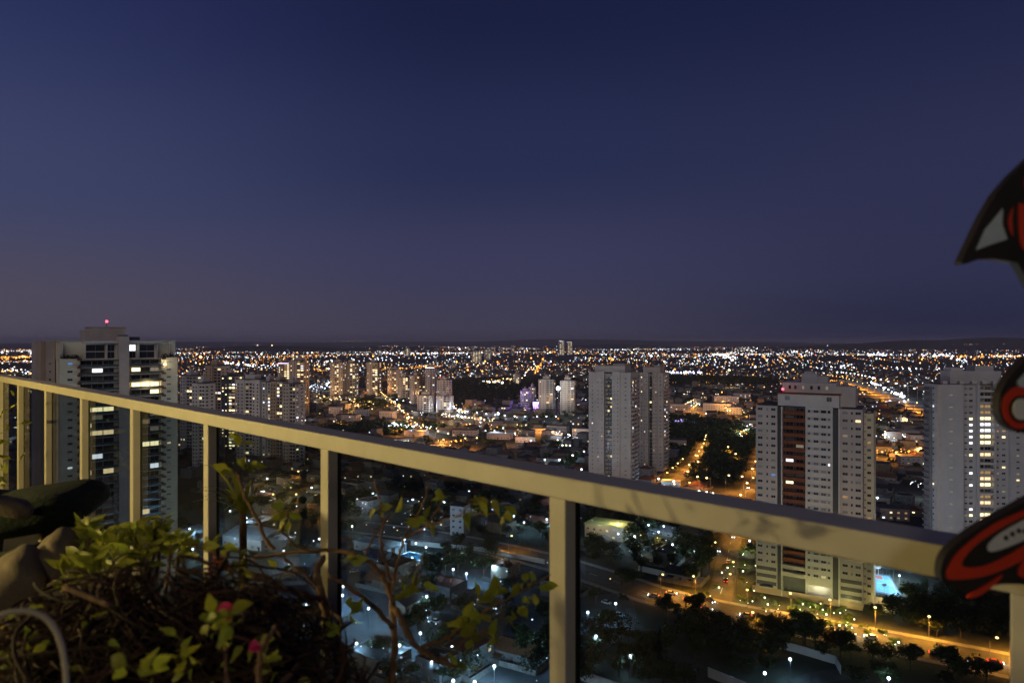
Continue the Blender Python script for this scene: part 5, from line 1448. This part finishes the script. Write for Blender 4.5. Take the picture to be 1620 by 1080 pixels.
# leafy shrub behind the mound
shr = empty('leafy_shrub', bal(-2.0, .5), 0, 'low shrub with round yellow green leaves behind the twig mound', 'plant')
def rosette(px, py, Z, n_, size, lift=(0, 0, .06)):
    c = at(px, py-16, Z); size *= .82; n_ = int(n_*1.7); b = MB(); b.tube([c-shr.location-Vector((fr.uniform(-.03, .03), 0, .16)), c-shr.location-Vector((0, 0, .05)), c-shr.location], [.005, .004, .002], 5); b.build('stem', M_twig, shr)
    for i in range(n_):
        a = i*2.4+fr.uniform(-.3, .3); e = fr.uniform(.1, 1.2)
        d = Vector((math.cos(a), math.sin(a)*.8, e)); put_leaf(shr, c+Vector((0, 0, fr.uniform(-.05, .01))), size*fr.uniform(.7, 1.2), LS, toward=d)
for px, py, Z, n_, s_ in [(140, 850, 1.75, 12, .062), (165, 865, 1.7, 12, .055), (125, 900, 1.6, 12, .06), (150, 905, 1.55, 12, .06), (185, 875, 1.65, 12, .055), (215, 855, 1.7, 12, .055), (245, 850, 1.7, 12, .052), (205, 890, 1.6, 10, .05), (270, 865, 1.65, 10, .05), (105, 912, 1.55, 10, .055), (230, 880, 1.6, 10, .05), (290, 872, 1.6, 9, .045), (180, 905, 1.5, 9, .05), (255, 840, 1.72, 8, .05)]:
    rosette(px, py, Z, n_, s_)

# mound of tangled woody stems
mound = empty('twig_mound', bal(-1.75, .2), 0, 'dark mound of tangled brown woody stems in the corner by the pillows', 'plant')
mc = at(255, 1142, 1.15); A_, B_, C_ = .335, .26, .245
def on(u, v, k=1.0): return mc+Vector((A_*math.cos(v)*math.sin(u)*k, -B_*math.cos(v)*math.cos(u)*k, C_*math.sin(v)*k))
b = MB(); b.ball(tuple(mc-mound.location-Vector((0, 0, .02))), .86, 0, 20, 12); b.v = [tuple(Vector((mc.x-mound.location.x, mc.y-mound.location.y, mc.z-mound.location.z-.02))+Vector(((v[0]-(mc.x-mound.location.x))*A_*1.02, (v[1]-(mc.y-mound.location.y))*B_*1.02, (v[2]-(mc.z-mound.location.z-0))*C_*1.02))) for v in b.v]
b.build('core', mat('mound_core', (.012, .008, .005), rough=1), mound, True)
for i in range(270):
    u = fr.uniform(-2.2, 2.2); v = fr.uniform(-.25, 1.4); du, dv = fr.choice([-1, 1])*fr.uniform(.25, .9), fr.gauss(0, .28); k0 = fr.uniform(.9, 1.1)
    pts = [on(u+du*t, min(1.5, v+dv*t), k0+.07*math.sin(t*3+i)) for t in (0, .25, .5, .75, 1)]
    r_ = fr.choice([.0012, .0015, .0018, .0022, .003])
    b = MB(); b.tube([p-mound.location for p in spline(pts, 3)], r_, 5); b.build('twig', M_twigd, mound, True)
fine = MB()
for i in range(1500):
    u = fr.uniform(-2.0, 2.0); v = fr.uniform(-.3, 1.45); du, dv = fr.choice([-1, 1])*fr.uniform(.1, .4), fr.gauss(0, .22); k0 = fr.uniform(.86, 1.04)
    fine.tube([on(u+du*t, min(1.5, v+dv*t), k0+.05*math.sin(t*3+i))-mound.location for t in (0, .35, .7, 1)], fr.uniform(.0007, .002), 4)
tag(fine.build('fine_twigs', M_twigd, mound, True), kind='stuff')
for i in range(150):
    u = fr.uniform(-1.3, 1.4); v = fr.uniform(-.2, 1.1); put_leaf(mound, on(u, v, fr.uniform(.98, 1.1)), fr.uniform(.010, .024), LB, .1)
b = MB(); b.tube([p-mound.location for p in spline([at(102, 928, .98), at(140, 943, .96), at(175, 958, .94)], 4)], [.004]*9, 6); b.build('twig', M_twig, mound, True)

# pale cable arcing in the corner
cab = MB(); cab.tube(spline([at(-90, 1010, .8), at(-20, 980, .8), at(20, 967, .8), at(50, 967, .8), at(78, 982, .79), at(96, 1015, .78), at(104, 1060, .77), at(106, 1120, .76), at(108, 1240, .76)], 6), .0034, 8)
tag(cab.build('pale_cable', mat('cable_rubber', (.55, .46, .32), rough=.5), smooth=True), 'pale cable arcing over the dark twig mound', 'cable')

# seat with dark green covers and beige pillows at the left edge
M_green = mat('green_fabric', (.012, .022, .009), rough=.95, var=.6, scale=60, bump=.6)
M_beige = mat('beige_fabric', (.20, .155, .10), rough=.95, var=.15, scale=90, bump=.3)
def cushion(name, c, ax, ay, az, m, label, cat, pw=2.6, n_=14, dent=0.0, parent=None):
    """soft rectangular cushion: superellipsoid with pinched corners"""
    b = MB(); ax, ay, az = Vector(ax), Vector(ay), Vector(az)
    sg = lambda v, p: math.copysign(abs(v)**p, v)
    for i in range(n_+1):
        for j in range(2*n_):
            la = -math.pi/2+math.pi*i/n_; lo = 2*math.pi*j/(2*n_)
            e1, e2 = .75, .45
            x_ = sg(math.cos(la), e1)*sg(math.cos(lo), e2); y_ = sg(math.cos(la), e1)*sg(math.sin(lo), e2); z_ = sg(math.sin(la), e1)
            p = ax*x_+ay*y_+az*(z_*(1-dent*math.exp(-(x_*x_+y_*y_)*3))+.04*math.sin(x_*7+y_*4))
            b.v.append(tuple(p))
    k = 2*n_
    for i in range(n_):
        for j in range(k): b.f.append((i*k+j, i*k+(j+1) % k, (i+1)*k+(j+1) % k, (i+1)*k+j)); b.m.append(0)
    o = b.build(name, m, parent, True, loc=c)
    if label: tag(o, label, cat)
    return o
seat = empty('garden_sofa', bal(-3.2, .25), RZ, 'garden sofa draped with dark green covers at the left edge', 'sofa')
sl_ = Vector(bal(-3.2, .25))
cushion('back_cover', at(48, 806, 2.15)-sl_, (.20, .02, .035), (-.05, .2, .0), (-.02, -.02, .06), M_green, None, None, parent=seat)
cushion('seat_cover', at(20, 905, 2.0)-sl_, (.24, .05, .06), (-.1, .25, 0), (0, 0, .035), M_green, None, None, parent=seat)
for p in list(seat.children): p.matrix_parent_inverse = Matrix.Rotation(-RZ, 4, 'Z')
for dx, dy in ((-.3, -.2), (.25, -.2), (-.3, .25), (.25, .25)):
    b = MB(); b.box(dx-.025, dx+.025, dy-.025, dy+.025, 0, .48); b.build('leg', M_wood, seat)
cushion('pillow', at(10, 800, 1.9), (.06, .02, -.02), (-.02, .04, .0), (.008, -.015, .032), M_beige, 'rounded beige pillow on the upper green cover', 'pillow', dent=.2)
cushion('pillow', at(90, 878, 1.72), (.036, .01, .032), (-.02, .05, .02), (-.03, -.01, .035), M_beige, 'beige pillow leaning beside the leafy shrub', 'pillow', dent=.15)
cushion('pillow', at(26, 914, 1.65), (.05, .01, .034), (-.03, .06, .02), (-.03, -.01, .045), M_beige, 'beige pillow lowest at the left edge, above the pale cable', 'pillow', dent=.15)
cushion('pillow', at(92, 836, 2.25), (.05, .01, .03), (-.03, .03, .02), (-.02, -.01, .03), M_beige, 'beige pillow half hidden behind the upper green cover', 'pillow', dent=.15)
# potted shrub at the far left
pot = empty('potted_shrub', bal(-5.6, .75), 0, 'dark leafy potted shrub at the far left of the rail', 'plant')
b = MB(); b.tube([(0, 0, 0), (0, 0, .05), (0, 0, .42), (0, 0, .46)], [.14, .15, .19, .2], 16); b.build('pot', M_facade, pot, True)
b = MB(); b.tube([(0, 0, .4), (.02, 0, .8), (0, .02, 1.1)], [.014, .01, .005], 6); b.build('stem', M_twig, pot)
for i in range(90):
    p = bal(-5.6, .75)+Vector((fr.gauss(0, .11), fr.gauss(0, .11), fr.uniform(.5, 1.15))); put_leaf(pot, p, fr.uniform(.05, .09), LS, .2)
# fern added where the panes mirror one, as a stand-in for that reflection
for (s, y_, h_, lb) in ((-2.47, 1.12, 1.0, 'spiky fern tips standing in for a reflection in the glass beside the third post'),):
    f = empty('fern', bal(s, y_), 0, lb, 'plant')
    b = MB(); b.tube([(0, 0, 0), (0, 0, .5)], [.1, .13], 14); b.build('pot', M_facade, f, True)
    for i in range(22):
        a = fr.uniform(0, 6.3); L_ = fr.uniform(.14, .24); e = fr.uniform(.5, 1.5)
        b = MB(); p0 = Vector((0, 0, h_-.3)); pts = [p0+Vector((math.cos(a)*L_*t*.8, math.sin(a)*L_*t*.8, .12+L_*e*(t-.62*t*t)*1.3)) for t in np.linspace(0, 1, 7)]
        for q0, q1, t in zip(pts, pts[1:], np.linspace(1, .2, 6)):
            d = (q1-q0).normalized(); sd = d.cross(Vector((0, 0, 1))).normalized()*.012*t
            b.quad(q0-sd, q0+sd, q1+sd*.8, q1-sd*.8)
        b.build('frond', M_ls, f)
    b = MB(); b.tube([(0, 0, .45), (0, 0, h_-.15)], [.02, .012], 8); b.build('stem', M_twig, f)

# plant mirrored by the middle pane; brightness of lamplight put into its leaf colour
M_brightened = leafmat('brightened_leaf', (.55, .52, .22), trans=.4, objvar=.3, scale=8)
LV = [leaf_mesh('leaf', M_brightened, .6, .1, .3), leaf_mesh('leaf', M_brightened, .5, .2, .5)]
vp = empty('mirrored_plant', bal(-2.35, -.1), 0, 'potted plant with leaves coloured as if lit, mirrored as bright flecks in the middle pane', 'plant')
b = MB(); b.tube([(0, 0, 0), (0, 0, .06), (0, 0, .3), (0, 0, .33)], [.13, .14, .17, .18], 16); b.build('pot', M_facade, vp, True)
for i in range(9):
    a = fr.uniform(0, 6.3); b = MB(); b.tube([(0, 0, .3), (math.cos(a)*.1, math.sin(a)*.1, .55), (math.cos(a)*.24, math.sin(a)*.24, .75)], [.008, .006, .003], 5); b.build('stem', M_twig, vp)
for i in range(110):
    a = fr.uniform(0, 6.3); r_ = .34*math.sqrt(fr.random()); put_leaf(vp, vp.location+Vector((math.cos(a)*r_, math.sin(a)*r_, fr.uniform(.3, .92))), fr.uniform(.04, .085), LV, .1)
# ------------------------------------------------------------------ painted wooden bird ornament on a pole at the right edge
M_obk = mat('ornament_black', (.030, .024, .018), rough=.5, var=.4, scale=12)
M_ord = mat('ornament_red', (.72, .055, .02), rough=.45, var=.25, scale=10)
M_owh = mat('ornament_white', (.74, .73, .66), rough=.5, var=.15, scale=14)
M_ogr = mat('ornament_grey', (.55, .62, .64), rough=.5, var=.15, scale=14)
ZO = .82
base = at(1700, 900, ZO); orn = empty('bird_ornament', (base.x, base.y, FLOOR), 0, 'painted wooden bird ornament with red and white shapes at the right edge', 'ornament')
def board(name, pix, m, y0, th, parent=None, closed_parent=None):
    P = [at(px, py, ZO) for px, py in pix]; n_ = len(P); b = MB(); o_ = orn.location
    b.v = [(p.x-o_.x, y0, p.z-o_.z) for p in P]+[(p.x-o_.x, y0+th, p.z-o_.z) for p in P]
    # orient by signed area so that normals point outwards
    b.f = [tuple(range(n_)), tuple(range(2*n_-1, n_-1, -1))]+[(i, i+n_, (i+1) % n_+n_, (i+1) % n_) for i in range(n_)]; b.m = [0]*(n_+2)
    me = b.mesh(name, m)
    import bmesh
    bm = bmesh.new(); bm.from_mesh(me); bmesh.ops.recalc_face_normals(bm, faces=bm.faces); bmesh.ops.triangulate(bm, faces=[f for f in bm.faces if len(f.verts) > 4]); bm.to_mesh(me); bm.free()
    o = link(name, me, parent or orn)
    return o
def ring(cx, cy, rx, ry, n_=28, a0=0): return [(cx+rx*math.cos(2*math.pi*i/n_+a0), cy+ry*math.sin(2*math.pi*i/n_+a0)) for i in range(n_)]
def sm(pix, k=4):
    n_ = len(pix); o_ = []
    for i in range(n_):
        p0, p1, p2, p3 = [Vector((*pix[(i+j) % n_], 0)) for j in (-1, 0, 1, 2)]
        for j in range(k):
            t = j/k; q = .5*((2*p1)+(p2-p0)*t+(2*p0-5*p1+4*p2-p3)*t*t+(3*p1-p0-3*p2+p3)*t**3); o_.append((q.x, q.y))
    return o_
F0 = -.0135
uw = board('upper_wing', [(1720, 205), (1650, 228), (1622, 250), (1590, 280), (1565, 309), (1545, 343), (1528, 378), (1511, 414), (1511, 420), (1522, 418), (1536, 412), (1562, 411), (1598, 417), (1606, 431), (1620, 455), (1660, 480), (1740, 470)], M_obk, -.012, .013)
board('white_patch', [(1574, 333), (1573, 358), (1581, 381), (1556, 389), (1532, 398), (1546, 366)], M_ogr, F0, .003, uw)
board('red_patch', sm([(1590, 331), (1583, 350), (1584, 364), (1590, 376), (1588, 352)], 3), M_ord, F0, .003, uw)
board('red_patch', sm([(1604, 327), (1610, 329), (1609, 375), (1620, 390), (1650, 390), (1650, 402), (1615, 402), (1601, 385), (1598, 330)], 3), M_ord, F0, .003, uw)
board('red_patch', ring(1636, 293, 29, 26), M_ord, F0, .003, uw)
board('white_patch', sm([(1616, 332), (1640, 330), (1642, 372), (1622, 374), (1615, 360)], 3), M_owh, F0, .003, uw)
hd = board('head', sm([(1760, 560), (1660, 548), (1622, 560), (1590, 590), (1572, 620), (1571, 655), (1590, 678), (1622, 684), (1680, 680), (1760, 690)], 3), M_obk, -.012, .013)
board('eye_ring', ring(1600, 643, 27, 33), M_ord, F0, .003, hd)
board('eye_dark', ring(1600, 645, 17, 21), M_obk, F0-.0016, .003, hd)
board('eye_white', ring(1600, 645, 13, 16.5), M_owh, F0-.0032, .003, hd)
board('white_patch', sm([(1660, 575), (1622, 580), (1600, 598), (1597, 606), (1606, 612), (1625, 606), (1660, 600)], 3), M_ogr, F0, .003, hd)
board('dark_spot', sm([(1640, 588), (1618, 592), (1608, 602), (1622, 600), (1640, 598)], 3), M_obk, F0-.0016, .003, hd)
lw = board('lower_wing', sm([(1740, 745), (1640, 775), (1590, 800), (1540, 828), (1500, 857), (1482, 880), (1479, 908), (1492, 920), (1530, 934), (1560, 920), (1600, 918), (1680, 925), (1740, 930)], 3), M_obk, -.012, .013)
board('red_band', sm([(1700, 764), (1620, 797), (1560, 824), (1512, 860), (1492, 884), (1486, 906), (1500, 910), (1540, 906), (1585, 890), (1640, 858), (1640, 838), (1590, 868), (1545, 889), (1513, 890), (1514, 876), (1540, 850), (1590, 820), (1640, 800), (1700, 782)], 3), M_ord, F0, .003, lw)
board('white_patch', sm([(1700, 790), (1630, 808), (1580, 832), (1554, 852), (1551, 864), (1562, 866), (1600, 852), (1650, 828), (1700, 812)], 3), M_owh, F0, .003, lw)
for px, py in ((1578, 845), (1588, 839), (1598, 834)): board('dark_spot', ring(px, py, 3.2, 3.8, 10), M_obk, F0-.0016, .003, lw)
board('dark_spot', sm([(1606, 832), (1640, 815), (1660, 812), (1640, 828), (1610, 838)], 3), M_obk, F0-.0016, .003, lw)
board('red_patch', sm([(1650, 868), (1618, 872), (1600, 890), (1601, 905), (1630, 910), (1680, 900)], 3), M_ord, F0, .003, lw)
fn = board('lower_fin', sm([(1560, 908), (1545, 918), (1522, 932), (1518, 938), (1535, 934), (1558, 918), (1572, 902)], 3), M_ord, -.016, .003)
bd = board('body', sm([(1760, 180), (1690, 210), (1668, 400), (1660, 560), (1666, 760), (1690, 940), (1760, 960), (1840, 900), (1840, 240)], 3), M_obk, -.002, .03)
pz = at(1740, 940, ZO); b = MB(); b.tube([(pz.x-orn.location.x, .03, 0), (pz.x-orn.location.x, .03, pz.z-FLOOR+.3)], .014, 10); b.build('pole', M_pole, orn)
b = MB(); b.tube([(pz.x-orn.location.x, .03, 0), (pz.x-orn.location.x, .03, .03)], [.15, .14], 20); b.build('foot', M_pole, orn)

# ------------------------------------------------------------------ haze over the city, then the labels
hz = MB(); hz.box(-46500, 46500, -46500, 46500, -28, 232)
def hazemat(density):
    m = bpy.data.materials.new('night_haze'); m.use_nodes = True; n_, l_ = m.node_tree.nodes, m.node_tree.links; n_.clear()
    o_ = n_.new('ShaderNodeOutputMaterial'); v = n_.new('ShaderNodeVolumePrincipled')
    v.inputs['Color'].default_value = (.74, .72, .90, 1); v.inputs['Density'].default_value = density; v.inputs['Anisotropy'].default_value = 0.0
    l_.new(v.outputs[0], o_.inputs['Volume']); m.cycles.volume_sampling = 'MULTIPLE_IMPORTANCE'; m.cycles.homogeneous_volume = True; return m
HAZE = 4e-5
if HAZE: tag(hz.build('haze', hazemat(HAZE)), 'faint night haze lying over the whole city', 'haze', kind='stuff')
finish_labels()
